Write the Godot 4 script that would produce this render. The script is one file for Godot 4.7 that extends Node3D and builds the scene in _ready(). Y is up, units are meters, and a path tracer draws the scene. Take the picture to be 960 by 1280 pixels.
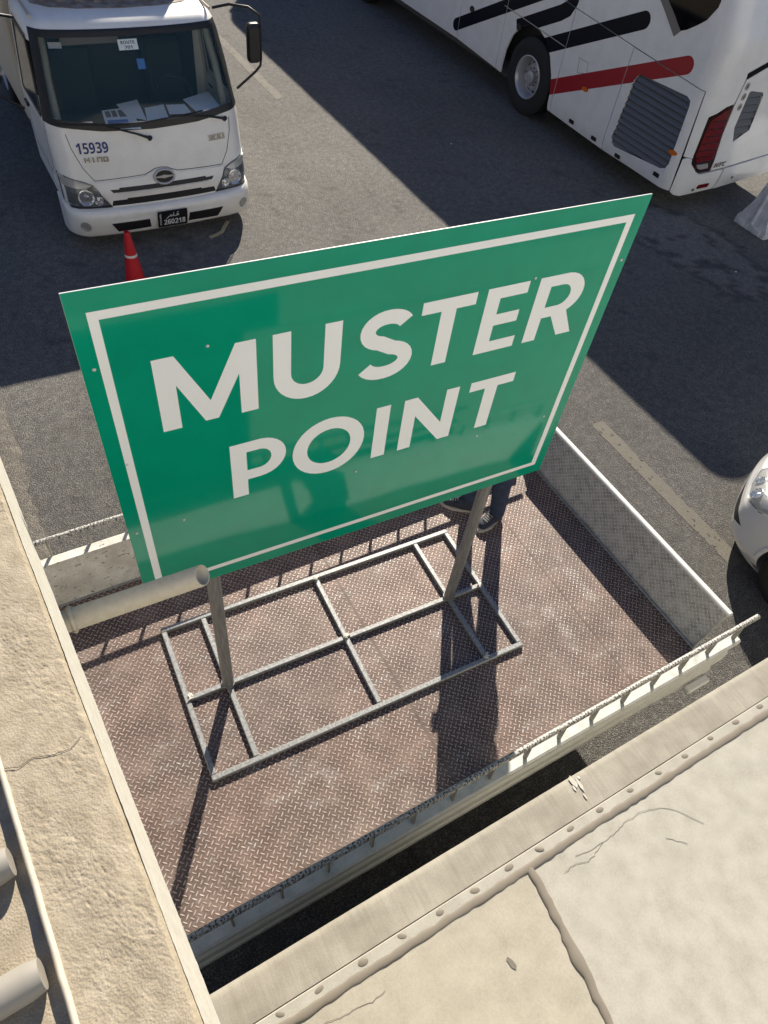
extends Node3D
# World: metres, y up, road surface at y = 0, truck bed floor at y = 1. x runs across the road, -z away along it.

var used := {}
var mats := {}
const BED := 1.0

func _ready():
	setup_view()
	make_materials()
	build_road()
	build_facade()
	build_walkway()
	build_roof()
	build_flatbed()
	build_sign()
	build_person()
	build_light_truck()
	build_coach()
	build_car()
	build_cone()
	build_barrier()
	build_litter()

func setup_view():
	var cam := Camera3D.new()
	cam.name = "camera"
	add_child(cam)
	cam.transform = Transform3D(Basis(Vector3(0.868, 0.107, 0.485), Vector3(0.319, 0.628, -0.710), Vector3(-0.380, 0.771, 0.511)).orthonormalized(), Vector3(-1.235, 5.008, 1.835))
	cam.fov = 72.466
	cam.near = 0.05
	cam.far = 1500.0
	cam.current = true
	var env := Environment.new()
	env.background_mode = Environment.BG_SKY
	var sm := ProceduralSkyMaterial.new()
	sm.sky_top_color = Color(0.34, 0.51, 0.79)
	sm.sky_horizon_color = Color(0.72, 0.80, 0.88)
	sm.sky_curve = 0.22
	sm.ground_horizon_color = Color(0.72, 0.70, 0.66)
	sm.ground_bottom_color = Color(0.35, 0.33, 0.30)
	sm.sky_energy_multiplier = 0.58
	sm.sun_angle_max = 4.0
	var sky := Sky.new()
	sky.sky_material = sm
	env.sky = sky
	env.tonemap_mode = Environment.TONE_MAPPER_LINEAR
	env.tonemap_exposure = 1.84
	env.sdfgi_enabled = true
	env.ssao_enabled = true
	env.ssil_enabled = true
	var we := WorldEnvironment.new()
	we.name = "world_environment"
	we.environment = env
	add_child(we)
	var sun := DirectionalLight3D.new()
	sun.name = "sun"
	add_child(sun)
	sun.light_energy = 1.6
	sun.light_color = Color(1.0, 0.96, 0.895)
	sun.light_angular_distance = 0.55
	sun.shadow_enabled = true
	sun.basis = Basis.looking_at(Vector3(-0.832, -1.0, 1.227).normalized(), Vector3.UP)

# ---------------------------------------------------------------- naming
func numbered(called: String) -> String:
	if not used.has(called):
		used[called] = 0
		return called
	used[called] += 1
	return "%s_%03d" % [called, used[called]]

func thing(called: String, label: String, category: String, at := Vector3.ZERO, turn := 0.0, group := "") -> Node3D:
	var o := Node3D.new()
	o.name = numbered(called)
	add_child(o)
	o.position = at
	o.rotation.y = turn
	tag(o, label, category, group)
	return o

func tag(o: Node, label: String, category: String, group := ""):
	o.set_meta("label", label)
	o.set_meta("category", category)
	if group != "":
		o.set_meta("group", group)

func put(called: String, mesh: Mesh, mat: Material, parent: Node = null, xf := Transform3D.IDENTITY) -> MeshInstance3D:
	var o := MeshInstance3D.new()
	o.mesh = mesh
	o.material_override = mat
	o.transform = xf
	if parent == null:
		o.name = numbered(called)
		add_child(o)
	else:
		# alike parts of one thing are numbered within it
		var n := called
		var k := 0
		while parent.has_node(NodePath(n)):
			k += 1
			n = "%s_%03d" % [called, k]
		o.name = n
		parent.add_child(o)
	return o

func structure(o: Node):
	o.set_meta("kind", "structure")

# ---------------------------------------------------------------- mesh builder
class MB:
	var p := PackedVector3Array()
	var c := PackedColorArray()
	var col := Color(1, 1, 1)
	var use_col := false

	func tri(a: Vector3, b: Vector3, d: Vector3):
		p.append(a); p.append(b); p.append(d)
		if use_col:
			c.append(col); c.append(col); c.append(col)

	func tri_out(a: Vector3, b: Vector3, d: Vector3, out: Vector3):
		if (d - a).cross(b - a).dot(out) < 0.0:
			tri(a, d, b)
		else:
			tri(a, b, d)

	func quad_out(a: Vector3, b: Vector3, d: Vector3, e: Vector3, out: Vector3):
		tri_out(a, b, d, out)
		tri_out(a, d, e, out)

	func box(ctr: Vector3, size: Vector3, bas := Basis.IDENTITY, bev := 0.0):
		var h := size * 0.5
		var b: float = min(bev, min(h.x, min(h.y, h.z)) * 0.9)
		var ax := [bas.x, bas.y, bas.z]
		var hh := [h.x, h.y, h.z]
		for k in 3:
			var u: Vector3 = ax[(k + 1) % 3]
			var w: Vector3 = ax[(k + 2) % 3]
			var hu: float = hh[(k + 1) % 3] - b
			var hw: float = hh[(k + 2) % 3] - b
			for s in [-1.0, 1.0]:
				var f: Vector3 = ctr + ax[k] * hh[k] * s
				quad_out(f - u * hu - w * hw, f + u * hu - w * hw, f + u * hu + w * hw, f - u * hu + w * hw, ax[k] * s)
		if b <= 0.0:
			return
		for k in 3:
			var u2: Vector3 = ax[(k + 1) % 3]
			var w2: Vector3 = ax[(k + 2) % 3]
			var hu2: float = hh[(k + 1) % 3]
			var hw2: float = hh[(k + 2) % 3]
			var l: Vector3 = ax[k] * (hh[k] - b)
			for s in [-1.0, 1.0]:
				for t in [-1.0, 1.0]:
					var q1: Vector3 = ctr + u2 * hu2 * s + w2 * (hw2 - b) * t
					var q2: Vector3 = ctr + u2 * (hu2 - b) * s + w2 * hw2 * t
					quad_out(q1 - l, q1 + l, q2 + l, q2 - l, u2 * s + w2 * t)
		for sx in [-1.0, 1.0]:
			for sy in [-1.0, 1.0]:
				for sz in [-1.0, 1.0]:
					var ox: Vector3 = ctr + ax[0] * h.x * sx + ax[1] * (h.y - b) * sy + ax[2] * (h.z - b) * sz
					var oy: Vector3 = ctr + ax[0] * (h.x - b) * sx + ax[1] * h.y * sy + ax[2] * (h.z - b) * sz
					var oz: Vector3 = ctr + ax[0] * (h.x - b) * sx + ax[1] * (h.y - b) * sy + ax[2] * h.z * sz
					tri_out(ox, oy, oz, ax[0] * sx + ax[1] * sy + ax[2] * sz)

	func bar(a: Vector3, b: Vector3, w: float, h: float, bev := 0.002, up := Vector3.UP):
		# a square bar from a to b, w across and h along up
		var d := (b - a)
		var x := d.normalized()
		var y := (up - x * up.dot(x)).normalized()
		box((a + b) * 0.5, Vector3(d.length(), h, w), Basis(x, y, x.cross(y)), bev)

	func tube(path: PackedVector3Array, rad, sides := 12, caps := true, squash := Vector2(1, 1)):
		var n := path.size()
		var rings := []
		var side := Vector3.ZERO
		for i in n:
			var t: Vector3 = (path[min(i + 1, n - 1)] - path[max(i - 1, 0)]).normalized()
			if i == 0:
				side = t.cross(Vector3.UP if abs(t.y) < 0.95 else Vector3.RIGHT).normalized()
			else:
				side = (side - t * side.dot(t)).normalized()
			var up := side.cross(t).normalized()
			var r: float = rad[i] if rad is Array or rad is PackedFloat32Array else rad
			var ring := PackedVector3Array()
			for k in sides:
				var a := TAU * k / sides
				ring.append(path[i] + side * cos(a) * r * squash.x + up * sin(a) * r * squash.y)
			rings.append(ring)
		loft(rings, true, caps)

	func loft(rings: Array, closed := true, caps := true, flip := false, skip = null):
		# rings of equal size; faces outwards when rings advance along +axis and turn as tube() makes them
		var m: int = rings[0].size()
		for i in rings.size() - 1:
			for k in (m if closed else m - 1):
				var k2 := (k + 1) % m
				if skip != null and skip.call((rings[i][k] + rings[i][k2] + rings[i + 1][k] + rings[i + 1][k2]) * 0.25):
					continue
				if flip:
					tri(rings[i][k], rings[i + 1][k2], rings[i][k2])
					tri(rings[i][k], rings[i + 1][k], rings[i + 1][k2])
				else:
					tri(rings[i][k], rings[i][k2], rings[i + 1][k2])
					tri(rings[i][k], rings[i + 1][k2], rings[i + 1][k])
		if caps:
			for e in [0, rings.size() - 1]:
				var cc := Vector3.ZERO
				for q in rings[e]:
					cc += q
				cc /= m
				var o := Vector3.ZERO
				for q in rings[1 if e == 0 else e - 1]:
					o += q
				o = cc - o / m
				for k in m:
					tri_out(cc, rings[e][k], rings[e][(k + 1) % m], o)

	func lathe(prof: PackedVector2Array, sides: int, xf := Transform3D.IDENTITY):
		# profile (radius, height along local y), listed from low to high
		for i in prof.size() - 1:
			for k in sides:
				var a := TAU * k / sides
				var b := TAU * (k + 1) / sides
				var q := [Vector3(cos(a) * prof[i].x, prof[i].y, sin(a) * prof[i].x), Vector3(cos(b) * prof[i].x, prof[i].y, sin(b) * prof[i].x), Vector3(cos(b) * prof[i + 1].x, prof[i + 1].y, sin(b) * prof[i + 1].x), Vector3(cos(a) * prof[i + 1].x, prof[i + 1].y, sin(a) * prof[i + 1].x)]
				if prof[i].x > 0.00001:
					tri(xf * q[0], xf * q[1], xf * q[2])
				if prof[i + 1].x > 0.00001:
					tri(xf * q[0], xf * q[2], xf * q[3])

	func extrude(poly: PackedVector2Array, xf: Transform3D, depth: float, back := true):
		# polygon in local xy, from z = 0 to z = depth
		var id := Geometry2D.triangulate_polygon(poly)
		var zo := xf.basis.z
		for i in range(0, id.size(), 3):
			var a := poly[id[i]]; var b := poly[id[i + 1]]; var d := poly[id[i + 2]]
			tri_out(xf * Vector3(a.x, a.y, depth), xf * Vector3(b.x, b.y, depth), xf * Vector3(d.x, d.y, depth), zo)
			if back:
				tri_out(xf * Vector3(a.x, a.y, 0), xf * Vector3(b.x, b.y, 0), xf * Vector3(d.x, d.y, 0), -zo)
		var ccw := not Geometry2D.is_polygon_clockwise(poly)
		for i in poly.size():
			var a2 := poly[i]; var b2 := poly[(i + 1) % poly.size()]
			var nn := Vector3(b2.y - a2.y, -(b2.x - a2.x), 0) * (1.0 if ccw else -1.0)
			quad_out(xf * Vector3(a2.x, a2.y, 0), xf * Vector3(b2.x, b2.y, 0), xf * Vector3(b2.x, b2.y, depth), xf * Vector3(a2.x, a2.y, depth), xf.basis * nn)

	func drape(poly: PackedVector2Array, fn: Callable, t: float, cell := 0.08, skirt := 0.0):
		# lay a polygon of surface coordinates on the surface fn, t proud of it, with an edge down to it
		var id := Geometry2D.triangulate_polygon(poly)
		var work := []
		for i in range(0, id.size(), 3):
			work.append([poly[id[i]], poly[id[i + 1]], poly[id[i + 2]]])
		while work.size() > 0:
			var w: Array = work.pop_back()
			var best := 0
			var bl := -1.0
			for k in 3:
				var l: float = w[k].distance_to(w[(k + 1) % 3])
				if l > bl:
					bl = l; best = k
			if bl > cell:
				# always split an edge at the same points, whichever triangle it belongs to
				var mid: Vector2 = (w[best] + w[(best + 1) % 3]) * 0.5
				work.append([w[best], mid, w[(best + 2) % 3]])
				work.append([mid, w[(best + 1) % 3], w[(best + 2) % 3]])
				continue
			var q := []
			var nn := Vector3.ZERO
			for k in 3:
				var s := at_surface(fn, w[k], t)
				q.append(s[0])
				nn += s[1]
			tri_out(q[0], q[1], q[2], nn)
		var ccw := not Geometry2D.is_polygon_clockwise(poly)
		for i in poly.size():
			var a := poly[i]
			var b := poly[(i + 1) % poly.size()]
			var steps := int(ceil(a.distance_to(b) / cell))
			for k in steps:
				var u := a.lerp(b, float(k) / steps)
				var v := a.lerp(b, float(k + 1) / steps)
				var su := at_surface(fn, u, t)
				var sv := at_surface(fn, v, t)
				var lo := at_surface(fn, u, -skirt)
				var lo2 := at_surface(fn, v, -skirt)
				var mid2 := (u + v) * 0.5
				var o2 := Vector2(v.y - u.y, -(v.x - u.x)).normalized() * (0.01 if ccw else -0.01)
				var out: Vector3 = fn.call(mid2 + o2) - fn.call(mid2)
				quad_out(lo[0], lo2[0], sv[0], su[0], out)

	func at_surface(fn: Callable, q: Vector2, t: float) -> Array:
		var a: Vector3 = fn.call(q)
		var n: Vector3 = (fn.call(q + Vector2(0.004, 0)) - fn.call(q - Vector2(0.004, 0))).cross(fn.call(q + Vector2(0, 0.004)) - fn.call(q - Vector2(0, 0.004))).normalized()
		return [a + n * t, n]

	func done(angle := 32.0) -> ArrayMesh:
		var cosa := cos(deg_to_rad(angle))
		var nt := p.size() / 3
		var fnorm := PackedVector3Array()
		fnorm.resize(nt)
		var groups := {}
		for i in nt:
			var n := (p[i * 3 + 2] - p[i * 3]).cross(p[i * 3 + 1] - p[i * 3])
			fnorm[i] = n
			if angle > 0.0:
				for k in 3:
					var key := Vector3i((p[i * 3 + k] * 5000.0).round())
					if groups.has(key):
						groups[key].append(i)
					else:
						groups[key] = [i]
		var nr := PackedVector3Array()
		nr.resize(p.size())
		for i in nt:
			var f := fnorm[i].normalized()
			for k in 3:
				var s := Vector3.ZERO
				if angle > 0.0:
					for j in groups[Vector3i((p[i * 3 + k] * 5000.0).round())]:
						if fnorm[j].normalized().dot(f) > cosa:
							s += fnorm[j]
				if s.length_squared() < 1e-20:
					s = f
				nr[i * 3 + k] = s.normalized() if s.length_squared() > 1e-20 else Vector3.UP
		var arr := []
		arr.resize(Mesh.ARRAY_MAX)
		arr[Mesh.ARRAY_VERTEX] = p
		arr[Mesh.ARRAY_NORMAL] = nr
		if use_col:
			arr[Mesh.ARRAY_COLOR] = c
		var m := ArrayMesh.new()
		m.add_surface_from_arrays(Mesh.PRIMITIVE_TRIANGLES, arr)
		return m

# a height field or any other sheet given by points in rows, smooth, with a colour at each point
func sheet(pts: PackedVector3Array, cols: PackedColorArray, nx: int, ny: int, up := Vector3.UP, keep = null) -> ArrayMesh:
	var nr := PackedVector3Array()
	nr.resize(pts.size())
	for j in ny:
		for i in nx:
			var a := pts[j * nx + min(i + 1, nx - 1)] - pts[j * nx + max(i - 1, 0)]
			var b := pts[min(j + 1, ny - 1) * nx + i] - pts[max(j - 1, 0) * nx + i]
			var n := a.cross(b).normalized()
			nr[j * nx + i] = n if n.dot(up) > 0 else -n
	var idx := PackedInt32Array()
	var e0 := pts[1] - pts[0]
	var f0 := pts[nx] - pts[0]
	var fl := f0.cross(e0).dot(up) < 0.0
	for j in ny - 1:
		for i in nx - 1:
			if keep != null and not keep.call(i, j):
				continue
			var q := j * nx + i
			if fl:
				idx.append_array([q, q + nx, q + nx + 1, q, q + nx + 1, q + 1])
			else:
				idx.append_array([q, q + nx + 1, q + nx, q, q + 1, q + nx + 1])
	var arr := []
	arr.resize(Mesh.ARRAY_MAX)
	arr[Mesh.ARRAY_VERTEX] = pts
	arr[Mesh.ARRAY_NORMAL] = nr
	if cols.size() > 0:
		arr[Mesh.ARRAY_COLOR] = cols
	arr[Mesh.ARRAY_INDEX] = idx
	var m := ArrayMesh.new()
	m.add_surface_from_arrays(Mesh.PRIMITIVE_TRIANGLES, arr)
	return m

# ---------------------------------------------------------------- 2D helpers
func rect2(x0: float, y0: float, x1: float, y1: float, r := 0.0, n := 4) -> PackedVector2Array:
	var o := PackedVector2Array()
	if r <= 0.0:
		return PackedVector2Array([Vector2(x0, y0), Vector2(x1, y0), Vector2(x1, y1), Vector2(x0, y1)])
	for q in [[x1 - r, y0 + r, -PI / 2], [x1 - r, y1 - r, 0.0], [x0 + r, y1 - r, PI / 2], [x0 + r, y0 + r, PI]]:
		for k in n + 1:
			var a: float = q[2] + PI / 2 * k / n
			o.append(Vector2(q[0] + cos(a) * r, q[1] + sin(a) * r))
	return o

func ellipse2(c: Vector2, rx: float, ry: float, n := 20, turn := 0.0) -> PackedVector2Array:
	var o := PackedVector2Array()
	for k in n:
		o.append(c + Vector2(cos(TAU * k / n) * rx, sin(TAU * k / n) * ry).rotated(turn))
	return o

# the outline of a thick line along a path, with flat or round ends
func stroke(path: PackedVector2Array, w: float, round_start := false, round_end := false) -> PackedVector2Array:
	var n := path.size()
	var l := PackedVector2Array()
	var r := PackedVector2Array()
	for i in n:
		var d0 := (path[i] - path[max(i - 1, 0)]).normalized()
		var d1 := (path[min(i + 1, n - 1)] - path[i]).normalized()
		if i == 0: d0 = d1
		if i == n - 1: d1 = d0
		var m := (d0 + d1).normalized()
		var side: Vector2 = Vector2(-m.y, m.x) * (w * 0.5 / max(0.4, m.dot(d0)))
		l.append(path[i] + side)
		r.append(path[i] - side)
	var o := PackedVector2Array()
	o.append_array(l)
	if round_end:
		var dd := (path[n - 1] - path[n - 2]).angle()
		for k in range(1, 8):
			o.append(path[n - 1] + Vector2.from_angle(dd + PI / 2 - PI * k / 8) * w * 0.5)
	r.reverse()
	o.append_array(r)
	if round_start:
		var d2 := (path[1] - path[0]).angle()
		for k in range(1, 8):
			o.append(path[0] + Vector2.from_angle(d2 - PI / 2 - PI * k / 8) * w * 0.5)
	return o

func arc2(c: Vector2, rx: float, ry: float, a0: float, a1: float, n: int) -> PackedVector2Array:
	var o := PackedVector2Array()
	for k in n + 1:
		var a := deg_to_rad(lerp(a0, a1, float(k) / n))
		o.append(c + Vector2(cos(a) * rx, sin(a) * ry))
	return o

func pv(a: Array) -> PackedVector2Array:
	var o := PackedVector2Array()
	for i in range(0, a.size(), 2):
		o.append(Vector2(a[i], a[i + 1]))
	return o

func cut(poly: PackedVector2Array, hole: PackedVector2Array) -> Array:
	return Geometry2D.clip_polygons(poly, hole).filter(func(q): return not Geometry2D.is_polygon_clockwise(q) and q.size() > 2)

func common(a: PackedVector2Array, b: PackedVector2Array) -> Array:
	return Geometry2D.intersect_polygons(a, b).filter(func(q): return not Geometry2D.is_polygon_clockwise(q) and q.size() > 2)

# ---------------------------------------------------------------- materials
func noise(s: int, f: float, oct := 4, kind := FastNoiseLite.TYPE_SIMPLEX_SMOOTH) -> FastNoiseLite:
	var n := FastNoiseLite.new()
	n.seed = s
	n.frequency = f
	n.noise_type = kind
	n.fractal_octaves = oct
	return n

func bytes_of(s: int, f: float, oct: int, size: int, kind := FastNoiseLite.TYPE_SIMPLEX_SMOOTH) -> PackedByteArray:
	var im := noise(s, f, oct, kind).get_seamless_image(size, size)
	im.convert(Image.FORMAT_L8)
	return im.get_data()

# colour map: stops are [value, colour] pairs, value = mix of the noises by weight
func color_tex(layers: Array, stops: Array, size: int) -> ImageTexture:
	var lut := PackedColorArray()
	for v in 256:
		var t := v / 255.0
		var c: Color = stops[0][1]
		for i in stops.size() - 1:
			if t >= stops[i][0]:
				c = stops[i][1].lerp(stops[i + 1][1], clampf((t - stops[i][0]) / (stops[i + 1][0] - stops[i][0]), 0, 1))
		lut.append(c)
	var out := PackedByteArray()
	out.resize(size * size * 3)
	for i in size * size:
		var v := 0.0
		for l in layers:
			v += l[0][i] * l[1]
		var c2 := lut[clampi(int(v), 0, 255)]
		out[i * 3] = c2.r8
		out[i * 3 + 1] = c2.g8
		out[i * 3 + 2] = c2.b8
	return ImageTexture.create_from_image(Image.create_from_data(size, size, false, Image.FORMAT_RGB8, out))

func bump_tex(b: PackedByteArray, size: int, strength: float) -> ImageTexture:
	var im := Image.create_from_data(size, size, false, Image.FORMAT_L8, b)
	im.convert(Image.FORMAT_RGBA8)
	im.bump_map_to_normal_map(strength)
	return ImageTexture.create_from_image(im)

func mat(key: String, col: Color, rough := 0.6, metal := 0.0) -> StandardMaterial3D:
	var m := StandardMaterial3D.new()
	m.albedo_color = col
	m.roughness = rough
	m.metallic = metal
	mats[key] = m
	return m

func textured(m: StandardMaterial3D, tex: Texture2D, per_metre: float, nrm: Texture2D = null, ns := 1.0):
	m.albedo_texture = tex
	m.uv1_triplanar = true
	m.uv1_scale = Vector3.ONE * per_metre
	if nrm:
		m.normal_enabled = true
		m.normal_texture = nrm
		m.normal_scale = ns

func make_materials():
	var g1 := bytes_of(11, 0.16, 2, 1024)
	var g2 := bytes_of(12, 0.02, 4, 1024)
	var g3 := bytes_of(13, 0.45, 1, 1024, FastNoiseLite.TYPE_VALUE)
	# asphalt: dark binder, grey stones, a few pale chips
	var asph := mat("asphalt", Color.WHITE, 0.9)
	asph.vertex_color_use_as_albedo = true
	textured(asph, color_tex([[g1, 0.45], [g2, 0.15], [g3, 0.4]], [[0.0, Color(0.34, 0.34, 0.35)], [0.40, Color(0.60, 0.595, 0.59)], [0.56, Color(0.80, 0.79, 0.77)], [0.66, Color(1.0, 0.98, 0.94)], [1.0, Color(1, 1, 0.98)]], 1024), 0.42, bump_tex(g3, 1024, 5.0), 0.7)
	var paint := mat("road_paint", Color(0.495, 0.475, 0.43), 0.85)
	textured(paint, color_tex([[g1, 0.5], [g3, 0.5]], [[0.0, Color(0.55, 0.55, 0.55)], [1.0, Color(1, 1, 1)]], 1024), 0.5)
	# floor plate
	var f1 := bytes_of(21, 0.006, 5, 1024)
	var f2 := bytes_of(22, 0.06, 3, 1024)
	var plate := mat("plate", Color.WHITE, 0.62, 0.15)
	plate.vertex_color_use_as_albedo = true
	textured(plate, color_tex([[f1, 0.55], [f2, 0.45]], [[0.1, Color(0.60, 0.56, 0.54)], [0.5, Color(0.78, 0.75, 0.73)], [0.75, Color(0.92, 0.90, 0.88)], [1.0, Color(1, 0.98, 0.95)]], 1024), 0.7)
	var lug := mat("lug", Color.WHITE, 0.5, 0.25)
	lug.vertex_color_use_as_albedo = true
	var tail := mat("tail_paint", Color.WHITE, 0.55)
	textured(tail, color_tex([[f1, 0.5], [f2, 0.5]], [[0.15, Color(0.38, 0.37, 0.35)], [0.4, Color(0.60, 0.595, 0.57)], [0.6, Color(0.69, 0.685, 0.66)], [1.0, Color(0.80, 0.79, 0.77)]], 1024), 1.6)
	# worn paint: white film scraped away to dark steel, hard-edged flakes stretched along x
	var w1 := noise(31, 0.02, 4)
	var wim := Image.create(1024, 512, false, Image.FORMAT_RGB8)
	for y in 512:
		for x in 1024:
			var v := 0.75 * w1.get_noise_2d(x * 0.9, y * 2.0) + 0.6 * w1.get_noise_2d(x * 3.0, y * 8.0) + 0.03
			var k := clampf((v + 0.06) * 16.0, 0, 1)
			wim.set_pixel(x, y, Color(0.12, 0.125, 0.13).lerp(Color(0.80, 0.79, 0.76), k))
	var worn := mat("worn_rail", Color.WHITE, 0.5)
	textured(worn, ImageTexture.create_from_image(wim), 3.0)
	var wim2 := Image.create(1024, 1024, false, Image.FORMAT_RGB8)
	var w2 := noise(33, 0.012, 5)
	var w3 := noise(34, 0.05, 3)
	for y in 1024:
		for x in 1024:
			var v2 := w2.get_noise_2d(x * 0.8, y * 2.2)
			var k2 := clampf((v2 + 0.52) * 12.0, 0, 1)
			var dirt := clampf(w3.get_noise_2d(x, y) * 0.5 + w2.get_noise_2d(x * 0.3 + 900, y * 0.3) * 0.9 + 0.5, 0, 1)
			wim2.set_pixel(x, y, Color(0.22, 0.21, 0.20).lerp(Color(0.70, 0.685, 0.645).lerp(Color(0.85, 0.845, 0.81), dirt), k2))
	var board := mat("board_paint", Color.WHITE, 0.5)
	textured(board, ImageTexture.create_from_image(wim2), 1.3)
	var clean := mat("clean_board", Color.WHITE, 0.45)
	textured(clean, color_tex([[f1, 0.6], [f2, 0.4]], [[0.0, Color(0.60, 0.60, 0.58)], [0.35, Color(0.76, 0.765, 0.75)], [1.0, Color(0.84, 0.845, 0.83)]], 1024), 1.2)
	mat("stanchion_grey", Color(0.56, 0.55, 0.52), 0.6)
	mat("tube_grey", Color(0.58, 0.56, 0.52), 0.6)
	# bare steel tube
	var s1 := bytes_of(41, 0.03, 4, 512)
	var steel := mat("steel", Color.WHITE, 0.42, 0.3)
	textured(steel, color_tex([[s1, 0.6], [bytes_of(42, 0.2, 2, 512), 0.4]], [[0.2, Color(0.42, 0.42, 0.41)], [0.5, Color(0.57, 0.575, 0.57)], [0.8, Color(0.68, 0.685, 0.68)], [1.0, Color(0.80, 0.80, 0.795)]], 512), 3.0)
	var post := mat("post_steel", Color(0.86, 0.86, 0.85), 0.42, 0.25)
	post.albedo_texture = steel.albedo_texture
	post.uv1_triplanar = true
	post.uv1_scale = Vector3(6, 0.35, 6)
	mat("weld", Color(0.78, 0.77, 0.72), 0.6, 0.2)
	mat("seam", Color(0.50, 0.45, 0.42), 0.6, 0.2)
	# sign
	var sg := mat("sign_green", Color(0.0, 0.575, 0.455), 0.06)
	sg.metallic_specular = 0.4
	var f3 := bytes_of(45, 0.01, 4, 512)
	textured(sg, color_tex([[f3, 1.0]], [[0.0, Color(0.93, 0.95, 0.95)], [1.0, Color(1, 1, 1)]], 512), 0.8)
	mat("sign_white", Color(0.92, 0.93, 0.93), 0.25)
	mat("sign_edge", Color(0.85, 0.85, 0.85), 0.5)
	mat("rivet", Color(0.8, 0.8, 0.8), 0.4, 0.5)
	# plaster and concrete
	var p1 := bytes_of(51, 0.012, 5, 1024)
	var p2 := bytes_of(52, 0.12, 3, 1024)
	var plaster := mat("plaster", Color.WHITE, 0.9)
	textured(plaster, color_tex([[p1, 0.6], [p2, 0.4]], [[0.1, Color(0.53, 0.485, 0.41)], [0.45, Color(0.61, 0.565, 0.485)], [0.65, Color(0.645, 0.60, 0.52)], [1.0, Color(0.72, 0.685, 0.615)]], 1024), 1.7, bump_tex(p2, 1024, 3.0), 0.5)
	var pale := mat("pale_plaster", Color.WHITE, 0.9)
	textured(pale, color_tex([[p1, 0.5], [p2, 0.5]], [[0.1, Color(0.68, 0.66, 0.61)], [0.6, Color(0.76, 0.745, 0.70)], [1.0, Color(0.82, 0.81, 0.78)]], 1024), 1.7, bump_tex(p2, 1024, 2.0), 0.4)
	var pipe := mat("pipe_paint", Color.WHITE, 0.6)
	textured(pipe, color_tex([[p1, 0.5], [p2, 0.5]], [[0.0, Color(0.67, 0.63, 0.55)], [0.5, Color(0.77, 0.735, 0.655)], [1.0, Color(0.82, 0.79, 0.72)]], 1024), 2.5)
	var conc := mat("concrete", Color.WHITE, 0.8)
	var p3 := bytes_of(53, 0.4, 2, 1024)
	textured(conc, color_tex([[p1, 0.42], [p2, 0.23], [p3, 0.35]], [[0.1, Color(0.55, 0.535, 0.49)], [0.42, Color(0.625, 0.61, 0.565)], [0.62, Color(0.66, 0.645, 0.60)], [1.0, Color(0.715, 0.70, 0.66)]], 1024), 0.8, bump_tex(p3, 1024, 1.2), 0.15)
	# strip with runs of cement and rain streaks across it
	var cim := Image.create(1024, 512, false, Image.FORMAT_RGB8)
	var c1 := noise(61, 0.02, 4)
	for y in 512:
		for x in 1024:
			var v3 := c1.get_noise_2d(x * 2.4, y * 0.22) * 0.17 + 0.42 * c1.get_noise_2d(x * 0.22 + 500, y * 0.3) + 0.32 * c1.get_noise_2d(x * 9.0, y * 9.0 + 200) + 0.11 * c1.get_noise_2d(x * 5.0 + 90, y * 0.7)
			var k3 := clampf(v3 * 0.95 + 0.5, 0, 1)
			cim.set_pixel(x, y, Color(0.50, 0.475, 0.425).lerp(Color(0.665, 0.645, 0.595), k3))
	var strip := mat("streaked", Color.WHITE, 0.85)
	textured(strip, ImageTexture.create_from_image(cim), 1.4)
	mat("sealant", Color(0.47, 0.44, 0.39), 0.7)
	var conc2 := mat("concrete_tan", Color(0.985, 0.972, 0.945), 0.8)
	textured(conc2, conc.albedo_texture, 0.6, conc.normal_texture, 0.15)
	mat("crack", Color(0.45, 0.43, 0.39), 0.9)
	# vehicles
	var d1 := bytes_of(71, 0.008, 5, 512)
	var d2 := bytes_of(72, 0.08, 3, 512)
	var white := mat("truck_white", Color.WHITE, 0.42)
	textured(white, color_tex([[d1, 0.6], [d2, 0.4]], [[0.1, Color(0.86, 0.85, 0.82)], [0.6, Color(0.905, 0.895, 0.87)], [1.0, Color(0.92, 0.915, 0.89)]], 512), 0.8)
	white.clearcoat_enabled = true
	white.clearcoat = 0.5
	white.clearcoat_roughness = 0.25
	var cw := mat("coach_white", Color.WHITE, 0.35)
	textured(cw, color_tex([[d1, 0.6], [d2, 0.4]], [[0.1, Color(0.86, 0.857, 0.845)], [0.6, Color(0.90, 0.897, 0.888)], [1.0, Color(0.915, 0.91, 0.90)]], 512), 0.7)
	cw.clearcoat_enabled = true
	cw.clearcoat = 0.6
	cw.clearcoat_roughness = 0.12
	var carw := mat("car_white", Color(0.86, 0.86, 0.855), 0.3)
	carw.clearcoat_enabled = true
	carw.clearcoat = 1.0
	carw.clearcoat_roughness = 0.06
	var roofd := mat("roof_dirty", Color.WHITE, 0.7)
	textured(roofd, color_tex([[d1, 0.65], [d2, 0.35]], [[0.1, Color(0.36, 0.31, 0.27)], [0.5, Color(0.52, 0.46, 0.41)], [0.8, Color(0.66, 0.62, 0.57)], [1.0, Color(0.75, 0.72, 0.68)]], 512), 1.2)
	mat("beige_body", Color(0.72, 0.68, 0.60), 0.5)
	mat("black_plastic", Color(0.10, 0.10, 0.105), 0.5)
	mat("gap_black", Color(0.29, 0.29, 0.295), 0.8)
	mat("rubber", Color(0.13, 0.13, 0.135), 0.8)
	mat("chassis", Color(0.12, 0.12, 0.125), 0.8)
	mat("navy", Color(0.06, 0.08, 0.125), 0.3).metallic_specular = 0.25
	mat("red_paint", Color(0.60, 0.075, 0.14), 0.35)
	mat("lamp_red", Color(0.40, 0.02, 0.06), 0.12)
	mat("lamp_dark", Color(0.16, 0.02, 0.04), 0.2)
	mat("amber", Color(0.80, 0.40, 0.10), 0.25)
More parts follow.
